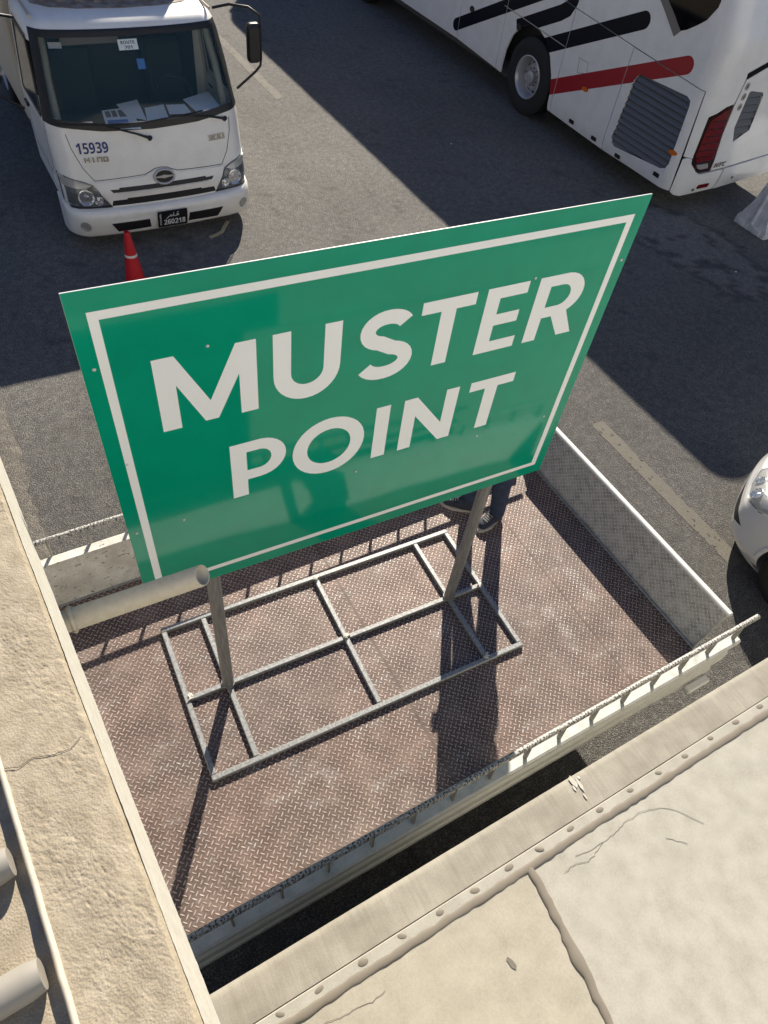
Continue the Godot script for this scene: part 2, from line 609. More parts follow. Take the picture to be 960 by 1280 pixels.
	mat("chrome", Color(0.85, 0.85, 0.86), 0.15, 1.0)
	mat("alloy", Color(0.70, 0.70, 0.71), 0.35, 0.35)
	mat("grille_grey", Color(0.40, 0.405, 0.41), 0.45, 0.3)
	mat("silver", Color(0.66, 0.65, 0.63), 0.4, 0.4)
	mat("blue_print", Color(0.13, 0.20, 0.45), 0.5)
	mat("badge_grey", Color(0.50, 0.49, 0.47), 0.3, 0.7)
	mat("plate_black", Color(0.05, 0.05, 0.06), 0.5)
	mat("plate_white", Color(0.86, 0.86, 0.85), 0.5)
	mat("coach_glass", Color(0.035, 0.045, 0.07), 0.06).metallic_specular = 0.3
	mat("trim_grey", Color(0.45, 0.43, 0.41), 0.5)
	mat("interior", Color(0.11, 0.115, 0.125), 0.85)
	mat("interior_pale", Color(0.50, 0.50, 0.46), 0.8)
	mat("paper", Color(0.93, 0.95, 0.95), 0.8)
	mat("paper_blue", Color(0.30, 0.50, 0.75), 0.8)
	mat("paper_dark", Color(0.35, 0.30, 0.32), 0.8)
	var gl := mat("pane", Color(0.34, 0.50, 0.55, 0.13), 0.03)
	gl.metallic_specular = 0.27
	gl.transparency = BaseMaterial3D.TRANSPARENCY_ALPHA
	var lens := mat("lens", Color(0.85, 0.90, 0.92, 0.10), 0.02)
	lens.transparency = BaseMaterial3D.TRANSPARENCY_ALPHA
	mat("cone_red", Color(0.74, 0.08, 0.13), 0.45)
	mat("cone_band", Color(0.85, 0.82, 0.80), 0.5)
	var barrier := mat("barrier_plastic", Color.WHITE, 0.5)
	textured(barrier, color_tex([[d1, 0.5], [d2, 0.5]], [[0.1, Color(0.62, 0.63, 0.64)], [0.7, Color(0.80, 0.81, 0.82)], [1.0, Color(0.86, 0.86, 0.86)]], 512), 1.5)
	# clothing and skin
	var jeans := mat("denim", Color.WHITE, 0.9)
	textured(jeans, color_tex([[d1, 0.5], [d2, 0.5]], [[0.1, Color(0.10, 0.13, 0.20)], [1.0, Color(0.23, 0.30, 0.42)]], 512), 3.0)
	mat("shirt", Color(0.30, 0.33, 0.38), 0.9)
	mat("shoe", Color(0.16, 0.18, 0.23), 0.8)
	mat("sole", Color(0.68, 0.66, 0.62), 0.8)
	mat("skin", Color(0.62, 0.43, 0.33), 0.6)
	mat("hair", Color(0.06, 0.05, 0.045), 0.7)
	# buildings
	var fac := mat("facade", Color.WHITE, 0.85)
	textured(fac, color_tex([[p1, 0.7], [p2, 0.3]], [[0.1, Color(0.83, 0.84, 0.84)], [0.6, Color(0.88, 0.89, 0.89)], [1.0, Color(0.91, 0.92, 0.92)]], 1024), 0.4)
	mat("facade_glass", Color(0.06, 0.08, 0.09), 0.08)
	mat("frame_grey", Color(0.55, 0.55, 0.54), 0.5, 0.3)
	mat("litter", Color(0.70, 0.64, 0.52), 0.8)

# ---------------------------------------------------------------- road
func build_road():
	var xs := PackedFloat32Array([-700, -250, -80, -30, -12])
	var x := -4.0
	while x < 14.0:
		xs.append(x); x += 0.09
	xs.append_array([16, 19, 24, 40, 120, 700])
	var zs := PackedFloat32Array([-700, -250, -90, -40, -26])
	var z := -17.5
	while z < 3.0:
		zs.append(z); z += 0.09
	zs.append_array([5, 9, 16, 40, 120, 700])
	var big := noise(3, 0.35, 4)
	var mid := noise(4, 2.2, 4)
	var wob := noise(5, 1.6, 3)
	var patch := pv([7.3, -4.9, 7.35, -3.93, 7.47, -3.3, 7.65, -2.85, 8.0, -2.65, 8.4, -3.05, 8.5, -3.7, 8.45, -4.4, 8.2, -5.2, 7.7, -5.3])
	var pts := PackedVector3Array()
	var cols := PackedColorArray()
	for zz in zs:
		for xx in xs:
			var b := big.get_noise_2d(xx, zz)
			var m := mid.get_noise_2d(xx, zz)
			var y := 0.006 * b + 0.002 * m
			# paler, more worn stone on the travelled lane, darker newer mat on the near side
			var f := smoothstep(-5.0, -2.2, zz + 0.5 * b)
			var a: float = lerp(0.25, 0.175, f)
			a *= 1.0 + 0.15 * b + 0.09 * m
			# polished wheel tracks
			for t in [1.7, 3.35]:
				a *= 1.0 - 0.10 * exp(-pow((xx - t + 0.15 * b) / 0.3, 2)) * (1.0 - f)
			var tint := Color(1.0, 0.975, 0.935)
			# cut and refilled patch behind the coach, with a raised pale rim and dark wet spots
			var q := Vector2(xx, zz) + Vector2(wob.get_noise_2d(xx, zz), wob.get_noise_2d(xx + 50, zz)) * 0.30
			if Geometry2D.is_point_in_polygon(q, patch):
				a *= 1.22
				y += 0.012
				if mid.get_noise_2d(xx * 0.9 + 70, zz * 0.9) > 0.30:
					a *= 0.45
			else:
				var dd := 9.0
				for k in patch.size():
					dd = min(dd, q.distance_to(Geometry2D.get_closest_point_to_segment(q, patch[k], patch[(k + 1) % patch.size()])))
				if dd < 0.13:
					a *= 0.62
			# oil drips where trucks stop
			var oil := mid.get_noise_2d(xx * 0.7 + 30, zz * 0.7) - 0.28
			var spot := exp(-pow((xx - 1.0) / 0.7, 2) - pow((zz + 6.2) / 0.5, 2))
			if oil + spot * 0.35 > 0.22:
				a *= 0.72
			pts.append(Vector3(xx, y, zz))
			cols.append(Color(a * tint.r, a * tint.g, a * tint.b))
	var road := put("road", sheet(pts, cols, xs.size(), zs.size()), mats.asphalt)
	structure(road)
	# worn lane dashes: flakes of paint left on the stones
	var wear := noise(7, 9.0, 3)
	for d in [[3.90, 4.07, -1.62, 0.45, 0.50], [3.99, 4.15, -13.9, -10.25, 0.45]]:
		var nx := int((d[1] - d[0]) / 0.014)
		var nz := int((d[3] - d[2]) / 0.02)
		var dp := PackedVector3Array()
		for j in nz + 1:
			for i in nx + 1:
				var px: float = d[0] + (d[1] - d[0]) * i / nx
				var pz: float = d[2] + (d[3] - d[2]) * j / nz
				dp.append(Vector3(px + 0.006 * wear.get_noise_2d(pz, px), 0.003 + 0.006 * big.get_noise_2d(px, pz) + 0.002 * mid.get_noise_2d(px, pz), pz))
		var keep := func(i, j):
			var w0: float = wear.get_noise_2d(i * 0.022 + d[2], j * 0.016)
			var e: float = min(min(i, nx - 1 - i) / 2.0, 1.0)
			return w0 < d[4] * (0.75 + 0.25 * e)
		put("lane_dash", sheet(dp, PackedColorArray(), nx + 1, nz + 1, Vector3.UP, keep), mats.road_paint, road)
	# rough edge strip along the left side of the lane
	var ep := PackedVector3Array()
	var ec := PackedColorArray()
	var rag := noise(8, 1.8, 4)
	for j in 90:
		for i in 14:
			var t := i / 13.0
			var pz2 := -9.0 + j * 0.08
			var edge := -1.50 + 0.07 * rag.get_noise_2d(pz2 * 2.0, 3.0)
			var h := 0.035 * smoothstep(0.0, 0.12, 1.0 - t) + 0.012 * rag.get_noise_2d(t * 9.0, pz2 * 3.0)
			ep.append(Vector3(lerp(-2.6, edge, t), h - 0.01 * t, pz2))
			var a2 := 0.24 * (1.0 + 0.35 * rag.get_noise_2d(t * 14.0, pz2 * 5.0))
			ec.append(Color(a2, a2 * 0.93, a2 * 0.82))
	structure(put("road_edge", sheet(ep, ec, 14, 90), mats.asphalt))

# ---------------------------------------------------------------- sunlit building behind the viewer
func build_facade():
	var t := thing("cream_building", "cream rendered building with a row of windows behind the flat roof", "building", Vector3(1.0, 0, 6.2))
	var xs := []
	var w := 24.0
	var floors := [[4.4, 6.0]]
	var m := MB.new()
	var y0 := 0.0
	for f in floors + [[7.6, 7.6]]:
		m.box(Vector3(0, (y0 + f[0]) / 2, 0.3), Vector3(w, f[0] - y0, 0.6))
		y0 = f[1]
	var n := 8
	for f in floors:
		for k in n + 1:
			var bw := 1.3 if k > 0 and k < n else 0.9
			var bx := -w / 2 + 0.45 + k * (w - 0.9) / n
			m.box(Vector3(bx, (f[0] + f[1]) / 2, 0.302), Vector3(bw, f[1] - f[0], 0.596))
	put("wall", m.done(0), mats.facade, t)
	for f in floors:
		for k in n:
			var cx := -w / 2 + 0.45 + (k + 0.5) * (w - 0.9) / n
			var win := Node3D.new()
			var nm := "window"
			var q := 0
			while t.has_node(NodePath(nm)):
				q += 1
				nm = "window_%03d" % q
			win.name = nm
			t.add_child(win)
			var pane := MB.new()
			pane.box(Vector3(cx, (f[0] + f[1]) / 2, 0.22), Vector3(1.7, f[1] - f[0] - 0.02, 0.02))
			put("pane", pane.done(0), mats.facade_glass, win)
			var fr := MB.new()
			for s in [-0.82, 0.0, 0.82]:
				fr.box(Vector3(cx + s, (f[0] + f[1]) / 2, 0.18), Vector3(0.06, f[1] - f[0], 0.05))
			for s2 in [f[0] + 0.03, f[1] - 0.03]:
				fr.box(Vector3(cx, s2, 0.176), Vector3(1.7, 0.06, 0.05))
			put("frame", fr.done(0), mats.frame_grey, win)
			var sill := MB.new()
			sill.box(Vector3(cx, f[0] - 0.03, -0.06), Vector3(1.9, 0.07, 0.16), Basis.IDENTITY, 0.01)
			put("sill", sill.done(0), mats.pale_plaster, win)

# ---------------------------------------------------------------- raised walkway with its plastered parapet
func build_walkway():
	var turn := 0.0473
	var t := thing("walkway_parapet", "sand coloured plastered parapet of the raised walkway, nearest the viewer", "parapet", Vector3(-1.3916, BED, 0), turn)
	var rip := noise(101, 1.0, 3)
	var fine := noise(102, 1.0, 3)
	var nx := 72
	var zs := PackedFloat32Array()
	var z := -7.0
	while z < 0.2:
		zs.append(z); z += 0.2
	z = 0.2
	while z < 2.3:
		zs.append(z); z += 0.0035
	zs.append_array([2.6, 4.0, 6.0])
	var pts := PackedVector3Array()
	for zz in zs:
		for i in nx:
			var u := float(i) / (nx - 1)
			var xx := -0.143 + 0.143 * u
			# trowelled, rippled render: crumpled ridges that run mostly across the wall
			var wx := xx + 0.012 * fine.get_noise_2d(xx * 30.0, zz * 30.0)
			var wz := zz + 0.010 * fine.get_noise_2d(xx * 28.0 + 40.0, zz * 28.0)
			var r := 1.0 - absf(rip.get_noise_2d(wx * 34.0, wz * 95.0)) * 2.2
			var patchy := clampf(0.55 + 1.2 * fine.get_noise_2d(xx * 5.0, zz * 4.0), 0.12, 1.0)
			var hh := 0.0017 * r * patchy + 0.0006 * fine.get_noise_2d(xx * 160.0, zz * 160.0) + 0.004 * fine.get_noise_2d(xx * 6.0, zz * 3.0)
			# broken outer arris
			var er := 0.0055 + 0.0022 * fine.get_noise_2d(zz * 9.0, 7.0) + 0.0022 * fine.get_noise_2d(zz * 70.0, 9.0) + 0.022 * maxf(0.0, fine.get_noise_2d(zz * 16.0, 40.0) - 0.36)
			var e := clampf((u * 0.143 - (0.143 - er)) / max(er, 0.002), 0.0, 1.0)
			hh -= 0.012 * e
			pts.append(Vector3(xx, 2.795 + hh, zz))
	put("coping", sheet(pts, PackedColorArray(), nx, zs.size()), mats.plaster, t)
	var fp := PackedVector3Array()
	for zz in zs:
		for i in 12:
			var u2 := i / 11.0
			var d := 0.0010 * fine.get_noise_2d(zz * 6.0, u2 * 4.0) + 0.0006 * fine.get_noise_2d(zz * 50.0, u2 * 18.0)
			fp.append(Vector3(0.001 + d + 0.002 * u2, lerp(2.7862, 2.38, u2), zz))
	put("outer_face", sheet(fp, PackedColorArray(), 12, zs.size(), Vector3.RIGHT), mats.pale_plaster, t)
	var core := MB.new()
	core.box(Vector3(-0.078, 2.585, -0.5), Vector3(0.145, 0.40, 13.0))
	core.box(Vector3(-0.60, 2.33, -0.5), Vector3(1.16, 0.12, 13.0))
	put("core", core.done(0), mats.pale_plaster, t)
	var bead := MB.new()
	var bpath := PackedVector3Array()
	for k in 90:
		var bz := -6.9 + 12.0 * k / 89.0 if k < 20 else 0.2 + 2.2 * (k - 20) / 69.0
		if k < 20:
			bz = -6.9 + 7.0 * k / 19.0
		bpath.append(Vector3(-0.1455 + 0.001 * fine.get_noise_1d(bz * 9.0), 2.7935, bz))
	bead.tube(bpath, 0.0052, 8)
	put("edge_bead", bead.done(50), mats.pipe_paint, t)
	var ledge := PackedVector3Array()
	for j in 120:
		for i in 24:
			var lx := -0.152 - 0.9 * i / 23.0
			var lz := -1.0 + 4.0 * j / 119.0
			ledge.append(Vector3(lx, 2.772 + 0.003 * fine.get_noise_2d(lx * 12.0, lz * 12.0), lz))
	put("inner_ledge", sheet(ledge, PackedColorArray(), 24, 120), mats.plaster, t)
	var crack := MB.new()
	crack.drape(stroke(pv([-0.14, 1.243, -0.12, 1.252, -0.097, 1.247, -0.07, 1.258, -0.04, 1.262, -0.02, 1.25]), 0.0009), func(q): return Vector3(q.x, 2.7982, q.y), 0.0004, 0.05)
	put("crack", crack.done(0), mats.crack, t)
	# grey tubes that lie inside the parapet, their ends against it
	var spots := [[-1.484, 1.562, "grey painted tube lying against the inside of the parapet, nearer the bottom of the photo"], [-1.492, 1.395, "grey painted tube against the inside of the parapet, farther up the walkway"]]
	for sp in spots:
		var tu := thing("handrail_tube", sp[2], "tube", Vector3(sp[0], BED + 2.797, sp[1]), 0, "tubes inside the parapet")
		var b := MB.new()
		b.tube(PackedVector3Array([Vector3(0, 0, 0), Vector3(-0.02, 0, 0.001), Vector3(-0.9, 0.0, 0.04)]), PackedFloat32Array([0.022, 0.0255, 0.0255]), 24)
		put("tube", b.done(40), mats.tube_grey, tu)
	# drain pipe that sticks out under the parapet
	var dp := thing("drain_pipe", "cream painted drain pipe stub sticking out from the parapet over the truck bed", "pipe", Vector3(-1.36, BED + 2.2, 0.61))
	var a := Vector3(-0.12, 0.0, 0.0)
	var e2 := Vector3(0.392, 0.0, 0.015)
	var dir := (e2 - a).normalized()
	var pm := MB.new()
	var side := dir.cross(Vector3.UP).normalized()
	var upv := side.cross(dir)
	var rings := []
	# the free end is sawn off at a slant, so that its mouth opens upwards
	var slant := Vector3(-0.1, 0.77, 0.63)
	slant = (slant - dir * slant.dot(dir)).normalized()
	for st in [[a, 0.0330, 0.0], [e2 - dir * 0.003, 0.0330, 1.0], [e2, 0.032, 1.0], [e2, 0.0290, 1.0], [e2 - dir * 0.003, 0.0282, 1.0], [e2 - dir * 0.3, 0.0282, 0.0]]:
		var ring := PackedVector3Array()
		for k in 32:
			var an := TAU * k / 32
			var rad: Vector3 = (side * cos(an) + upv * sin(an)) * st[1]
			ring.append(st[0] + rad - dir * rad.dot(slant) * 0.75 * st[2])
		rings.append(ring)
	pm.loft(rings, true, false)
	put("pipe", pm.done(40), mats.pipe_paint, dp)
	var col := MB.new()
	var cr := PackedVector3Array()
	for k in 26:
		var an2 := TAU * k / 25.0
		cr.append(a + dir * 0.135 + (side * cos(an2) + upv * sin(an2)) * (0.034 + 0.004 * fine.get_noise_1d(k * 6.0)))
	col.tube(cr, 0.007, 7, false)
	put("mortar_collar", col.done(60), mats.pipe_paint, dp)

# ---------------------------------------------------------------- flat concrete roof beside the truck
func build_roof():
	var t := thing("flat_roof_building", "low building with pale concrete flat roof and sealed joints beside the truck", "building", Vector3(0, 0, 0))
	var ry := BED + 1.66
	var wav := noise(111, 1.0, 3)
	# edge strip with cement runs
	var pts := PackedVector3Array()
	var nx := 320
	for j in 12:
		for i in nx:
			var xx := -2.2 + 5.6 * i / (nx - 1.0)
			var zz := lerpf(1.5649, 1.681, j / 11.0)
			var y := ry + 0.003 * wav.get_noise_2d(xx * 3.0, zz * 9.0) + 0.0012 * wav.get_noise_2d(xx * 40.0, zz * 9.0)
			if j == 0:
				y -= 0.006 + 0.004 * wav.get_noise_1d(xx * 30.0)
			pts.append(Vector3(xx, y, zz))
	put("edge_strip", sheet(pts, PackedColorArray(), nx, 12), mats.streaked, t)
	var body := MB.new()
	body.box(Vector3(0.6, ry - 0.155, 3.86), Vector3(5.6, 0.29, 4.58))
	body.box(Vector3(0.6, (ry - 0.3) / 2, 3.9), Vector3(5.2, ry - 0.3, 4.2))
	put("wall", body.done(0), mats.concrete, t)
	# narrow strip between the joint line and the sealant
	var s2 := MB.new()
	s2.box(Vector3(0.6, ry - 0.0045, 1.7027), Vector3(5.6, 0.012, 0.038), Basis.IDENTITY, 0.003)
	put("joint_strip", s2.done(0), mats.concrete, t)
	# main slabs, split by the diagonal joint
	for sd in [0, 1]:
		var rp := PackedVector3Array()
		var n1 := 90
		var n2 := 90
		for j in n2:
			for i in n1:
				var v := j / (n2 - 1.0)
				var zz := lerpf(1.7333, 6.15, v * v)
				var jx := -0.3761 - 0.02 * sin(zz * 3.0) - 0.035 * (zz - 1.7)
				var u := i / (n1 - 1.0)
				var xx := lerpf(-2.2, jx - 0.004, u) if sd == 0 else lerpf(jx + 0.004, 3.4, u * u)
				rp.append(Vector3(xx, ry - 0.002 + 0.0025 * wav.get_noise_2d(xx * 3.0, zz * 3.0) + 0.0006 * wav.get_noise_2d(xx * 30.0, zz * 30.0), zz))
		put("roof_slab", sheet(rp, PackedColorArray(), n1, n2), mats.concrete_tan if sd == 0 else mats.concrete, t)
	# sealant beads
	var bp := PackedVector3Array()
	var br := PackedFloat32Array()
	for k in 260:
		var xx := -2.2 + 5.6 * k / 259.0
		bp.append(Vector3(xx, ry, 1.7261 + 0.0035 * wav.get_noise_1d(xx * 18.0)))
		br.append(0.0125 + 0.0035 * wav.get_noise_1d(xx * 22.0 + 100.0) + 0.002 * wav.get_noise_1d(xx * 90.0))
	var b1 := MB.new()
	b1.tube(bp, br, 10, true, Vector2(1.0, 0.32))
	put("sealant_bead", b1.done(60), mats.sealant, t)
	var bp2 := PackedVector3Array()
	var br2 := PackedFloat32Array()
	for k in 150:
		var zz := 1.727 + 2.6 * k / 149.0
		var jx := -0.3743 - 0.02 * sin(zz * 3.0) - 0.035 * (zz - 1.7)
		bp2.append(Vector3(jx + 0.006 * wav.get_noise_1d(zz * 14.0 + 50.0), ry + 0.001, zz))
		var bulge := exp(-pow((zz - 1.9926) / 0.03, 2)) * 0.008
		br2.append(0.0125 + bulge + 0.004 * wav.get_noise_1d(zz * 20.0 + 31.0))
	var b2 := MB.new()
	b2.tube(bp2, br2, 10, true, Vector2(1.0, 0.36))
	put("sealant_bead", b2.done(60), mats.sealant, t)
	# dabs of sealant over the bolts
	for xx in [-1.1936, -1.0765, -0.9388, -0.8083, -0.6768, -0.5499, -0.4175, -0.2978, -0.1672, -0.0394, 0.0993, 0.2316, 0.3621, 0.4981, 0.6331, 0.7682, 0.8942]:
		var d := MB.new()
		var prof := PackedVector2Array([Vector2(0.0125, 0.0), Vector2(0.012, 0.0035), Vector2(0.0085, 0.007), Vector2(0.004, 0.0085), Vector2(0.0, 0.009)])
		var stretch := 1.0 + 0.5 * absf(wav.get_noise_1d(xx * 77.0))
		var siz := 0.75 + 0.5 * absf(wav.get_noise_1d(xx * 131.0 + 7.0))
		d.lathe(prof, 12, Transform3D(Basis(Vector3(stretch, 0, 0.2 + 0.5 * wav.get_noise_1d(xx * 43.0)) * siz * 1.25, Vector3.UP * (0.22 + 0.3 * absf(wav.get_noise_1d(xx * 97.0 + 3.0))), Vector3(-0.1, 0, 0.8) * siz), Vector3(xx, ry + 0.001, 1.6982 + 0.006 * wav.get_noise_1d(xx * 51.0))))
		put("bolt_cover", d.done(50), mats.sealant, t)
	# fine cracks in the render and a knocked-out spot
	var surf := func(q): return Vector3(q.x, ry + 0.0004, q.y)
	var cracks := [pv([-0.2041, 1.7711, -0.1591, 1.7801, -0.0871, 1.7837, -0.0358, 1.7774, 0.0056, 1.7711, 0.0812, 1.7675, 0.1533, 1.79, 0.2073, 1.8323, 0.255, 1.8998]), pv([-0.2672, 1.7945, -0.2312, 1.7873, -0.1771, 1.8035, -0.1411, 1.7963, -0.0961, 1.7828]), pv([-1.1045, 1.772, -1.0504, 1.781, -1.0054, 1.7855, -0.9604, 1.7945, -0.9154, 1.7873]), pv([0.102, 1.8665, 0.129, 1.8935, 0.156, 1.9205])]
	for c in cracks:
		var cm := MB.new()
		var jag := PackedVector2Array()
		for k in c.size() - 1:
			for s in 4:
				var q: Vector2 = c[k].lerp(c[k + 1], s / 4.0)
				jag.append(q + Vector2(wav.get_noise_2d(q.x * 200.0, q.y * 200.0), wav.get_noise_2d(q.x * 200.0 + 99.0, q.y * 200.0)) * 0.006)
		jag.append(c[c.size() - 1])
		cm.drape(stroke(jag, 0.0010), surf, 0.0004, 0.05)
		put("crack", cm.done(0), mats.crack, t)
	var sp := MB.new()
	sp.drape(pv([-0.5679, 1.8935, -0.5607, 1.889, -0.5535, 1.9025, -0.5499, 1.9205, -0.5571, 1.9277, -0.5661, 1.916]), surf, 0.0006, 0.05)
	put("chip", sp.done(0), mats.crack, t)
	# splash of pale paint on the strip
	var spl := MB.new()
	for q in [[-0.062, 1.583, 0.010, 0.021], [-0.046, 1.600, 0.006, 0.026], [-0.072, 1.602, 0.004, 0.010], [-0.035, 1.580, 0.005, 0.007], [-0.055, 1.640, 0.003, 0.012]]:
		var bl := PackedVector2Array()
		for i in 14:
			var an := TAU * i / 14
			bl.append(Vector2(q[0] + cos(an) * q[2] * (1.0 + 0.5 * wav.get_noise_2d(i * 30.0, q[0] * 900.0)), q[1] + sin(an) * q[3] * (1.0 + 0.4 * wav.get_noise_2d(i * 40.0, q[1] * 900.0))))
		spl.drape(bl, func(p): return Vector3(p.x, ry + 0.0035, p.y), 0.0004, 0.05)
	put("paint_splash", spl.done(0), mats.pale_plaster, t)

# ---------------------------------------------------------------- flatbed truck that carries the sign
const BX0 := -2.3
const BX1 := 2.08
const BZ0 := -1.0
const BZ1 := 1.10

func build_flatbed():
	var t := thing("flatbed_truck", "white drop-side flatbed truck with brown tread plate floor under the green sign", "truck", Vector3(0, BED, 0))
	var blot := noise(201, 1.1, 4)
	var fleck := noise(202, 6.0, 3)
	# floor sheets with welded seams between them
	var seams := [BX0, -1.205, 0.155, 1.53, BX1]
	for k in 4:
		var x0: float = seams[k] + 0.0015
		var x1: float = seams[k + 1] - 0.0015
		var nx := int((x1 - x0) / 0.03) + 2
		var nz := 72
		var pts := PackedVector3Array()
		var cols := PackedColorArray()
		for j in nz:
			for i in nx:
				var x := lerpf(x0, x1, i / (nx - 1.0))
				var z := lerpf(BZ0, BZ1, j / (nz - 1.0))
				pts.append(Vector3(x, 0.0015 * blot.get_noise_2d(x, z), z))
				cols.append(floor_color(x, z, blot, fleck))
		put("floor_plate", sheet(pts, cols, nx, nz), mats.plate, t)
		if k < 3:
			var w := MB.new()
			var path := PackedVector3Array()
			for q in 120:
				var z2 := lerpf(BZ0, BZ1, q / 119.0)
				path.append(Vector3(x1 + 0.0015 + 0.002 * fleck.get_noise_1d(z2 * 9.0), 0.0008, z2))
			w.tube(path, 0.0016, 6)
			put("seam_weld", w.done(60), mats.seam, t)
	# raised tread lugs, alternately turned: thousands, one object
	var lm := lug_mesh(0.0315, 0.0072, 0.0020)
	var xf: Array[Transform3D] = []
	var cl := PackedColorArray()
	var pit := 0.0268
	var rng := RandomNumberGenerator.new()
	rng.seed = 5
	var a := Vector2(pit, pit) / sqrt(2.0)
	var b := Vector2(-pit, pit) / sqrt(2.0)
	for i in range(-160, 160):
		for j in range(-160, 160):
			var q := a * i + b * j
			if q.x < BX0 + 0.02 or q.x > BX1 - 0.012 or q.y < BZ0 + 0.012 or q.y > BZ1 - 0.012:
				continue
			if absf(q.x - seams[1]) < 0.005 or absf(q.x - seams[2]) < 0.005 or absf(q.x - seams[3]) < 0.005:
				continue
			var ang := PI / 4 if (i + j) % 2 == 0 else -PI / 4
			xf.append(Transform3D(Basis(Vector3.UP, ang), Vector3(q.x, 0.0015 * blot.get_noise_2d(q.x, q.y), q.y)))
			var c := floor_color(q.x, q.y, blot, fleck)
			var wornk := rng.randf_range(1.15, 1.75) + 0.5 * blot.get_noise_2d(q.x * 2.0, q.y * 2.0)
			cl.append(Color(c.r * wornk * 1.1 + 0.07, c.g * wornk * 1.12 + 0.062, c.b * wornk * 1.14 + 0.056))
	multi("tread_lugs", lm, xf, cl, mats.lug, t)
	# side boards: panel leaning slightly out, folded flange on top, posts and a round top rail
	for s in [-1, 1]:
		side_board(t, s)
	# tailgate
	var lean := 0.09
	var gate := Node3D.new()
	gate.name = "tailgate"
	t.add_child(gate)
	var up := Vector3(lean, 0.37, 0).normalized()
	var gb := Basis(Vector3(0, 0, -1), up, Vector3(0, 0, -1).cross(up))
	var gl := sqrt(lean * lean + 0.37 * 0.37)
	var o := Vector3(BX1 + 0.012, 0.0, (BZ0 + BZ1) / 2)
	var gm := MB.new()
	var span := BZ1 - BZ0 - 0.03
	gm.box(o + up * gl * 0.5 + gb.z * 0.0115, Vector3(span, gl, 0.022), gb, 0.003)
	put("panel", gm.done(0), mats.tail_paint, gate)
	var tm := MB.new()
	tm.box(o + up * (gl + 0.004) + gb.z * 0.008, Vector3(span + 0.02, 0.026, 0.05), gb, 0.006)
	put("top_edge", tm.done(30), mats.clean_board, gate)
	var hm := MB.new()
	hm.tube(PackedVector3Array([Vector3(BX1 + 0.004, 0.008, BZ0 + 0.01), Vector3(BX1 + 0.004, 0.008, BZ1 - 0.01)]), 0.009, 10)
	put("hinge_rod", hm.done(40), mats.steel, gate)
	var xf2: Array[Transform3D] = []
	var cl2 := PackedColorArray()
	for i in range(-120, 120):
		for j in range(-120, 120):
			var q := a * i + b * j
			if absf(q.x) > span / 2 - 0.015 or q.y < 0.02 or q.y > gl - 0.02:
				continue
			var ang := PI / 4 if (i + j) % 2 == 0 else -PI / 4
			# lugs lie in the gate's own plane, facing into the bed
			var n := gb.z if gb.z.x < 0 else -gb.z
			var base := Basis(gb.x, n, gb.x.cross(n))
			xf2.append(Transform3D(base * Basis(Vector3.UP, ang), o + gb.x * q.x + up * q.y + n * 0.0))
			var g := 0.60 + 0.08 * fleck.get_noise_2d(q.x, q.y) + rng.randf_range(-0.03, 0.05)
			cl2.append(Color(g, g * 0.98, g * 0.93))
	multi("gate_lugs", lm, xf2, cl2, mats.lug, gate)
	# under the bed
	var un := MB.new()
	un.box(Vector3(-0.2, -0.09, (BZ0 + BZ1) / 2), Vector3(4.4, 0.12, 2.06))
	for z in [-0.35, 0.45]:
		un.box(Vector3(-0.4, -0.24, z), Vector3(4.8, 0.18, 0.09))
	for x in [-1.9, -1.1, -0.3, 0.5, 1.3, 1.9]:
		un.box(Vector3(x, -0.17, 0.05), Vector3(0.08, 0.10, 2.04))
	put("chassis", un.done(0), mats.chassis, t)
	var head := MB.new()
	head.box(Vector3(BX0 - 0.03, 0.45, (BZ0 + BZ1) / 2), Vector3(0.05, 0.95, 2.15), Basis.IDENTITY, 0.01)
	put("headboard", head.done(0), mats.board_paint, t)
	for x in [0.55]:
		for s in [-1, 1]:
			make_wheel(t, Vector3(x, -BED + 0.40, 0.05 + s * 0.80), 0.40, 0.42, 0.21, Vector3(0, 0, s))
	var rf := MB.new()
	rf.box(Vector3(1.99, -0.10, 1.278), Vector3(0.20, 0.045, 0.05), Basis.IDENTITY, 0.008)
	put("side_marker", rf.done(0), mats.plate_white, t)
	var bp := MB.new()
	bp.box(Vector3(BX1 + 0.02, -0.12, 0.05), Vector3(0.06, 0.14, 2.1), Basis.IDENTITY, 0.01)
	put("rear_beam", bp.done(0), mats.chassis, t)

func floor_color(x: float, z: float, blot: FastNoiseLite, fleck: FastNoiseLite) -> Color:
	var v := blot.get_noise_2d(x, z)
	var f := fleck.get_noise_2d(x * 0.8, z * 0.8)
	var a := 0.205 * (1.0 + 0.10 * v + 0.12 * f)
	var rust := clampf(blot.get_noise_2d(x + 40.0, z * 1.3 - 7.0) * 1.3 + 0.45, 0, 1)
	var c := Color(a * 1.08, a * 0.80, a * 0.69).lerp(Color(a * 1.02, a * 0.81, a * 0.72), 1.0 - rust)
	# dry cement scuffs and drag marks
	var sc := fleck.get_noise_2d(x * 0.5 + 77.0, z * 1.6)
	if sc > 0.34:
		c = c.lerp(Color(0.32, 0.305, 0.29), clampf((sc - 0.34) * 2.2, 0, 0.5))
	for q in [[0.56, 0.21, 0.14, 0.03], [-0.55, 0.72, 0.12, 0.05], [1.35, 0.55, 0.05, 0.2], [1.7, 0.35, 0.04, 0.25]]:
		var d := pow((x - q[0]) / q[2], 2) + pow((z - q[1]) / q[3], 2)
		if d < 1.5 and f > -0.25 + d * 0.25:
			c = c.lerp(Color(0.40, 0.385, 0.37), 0.35)
	return c

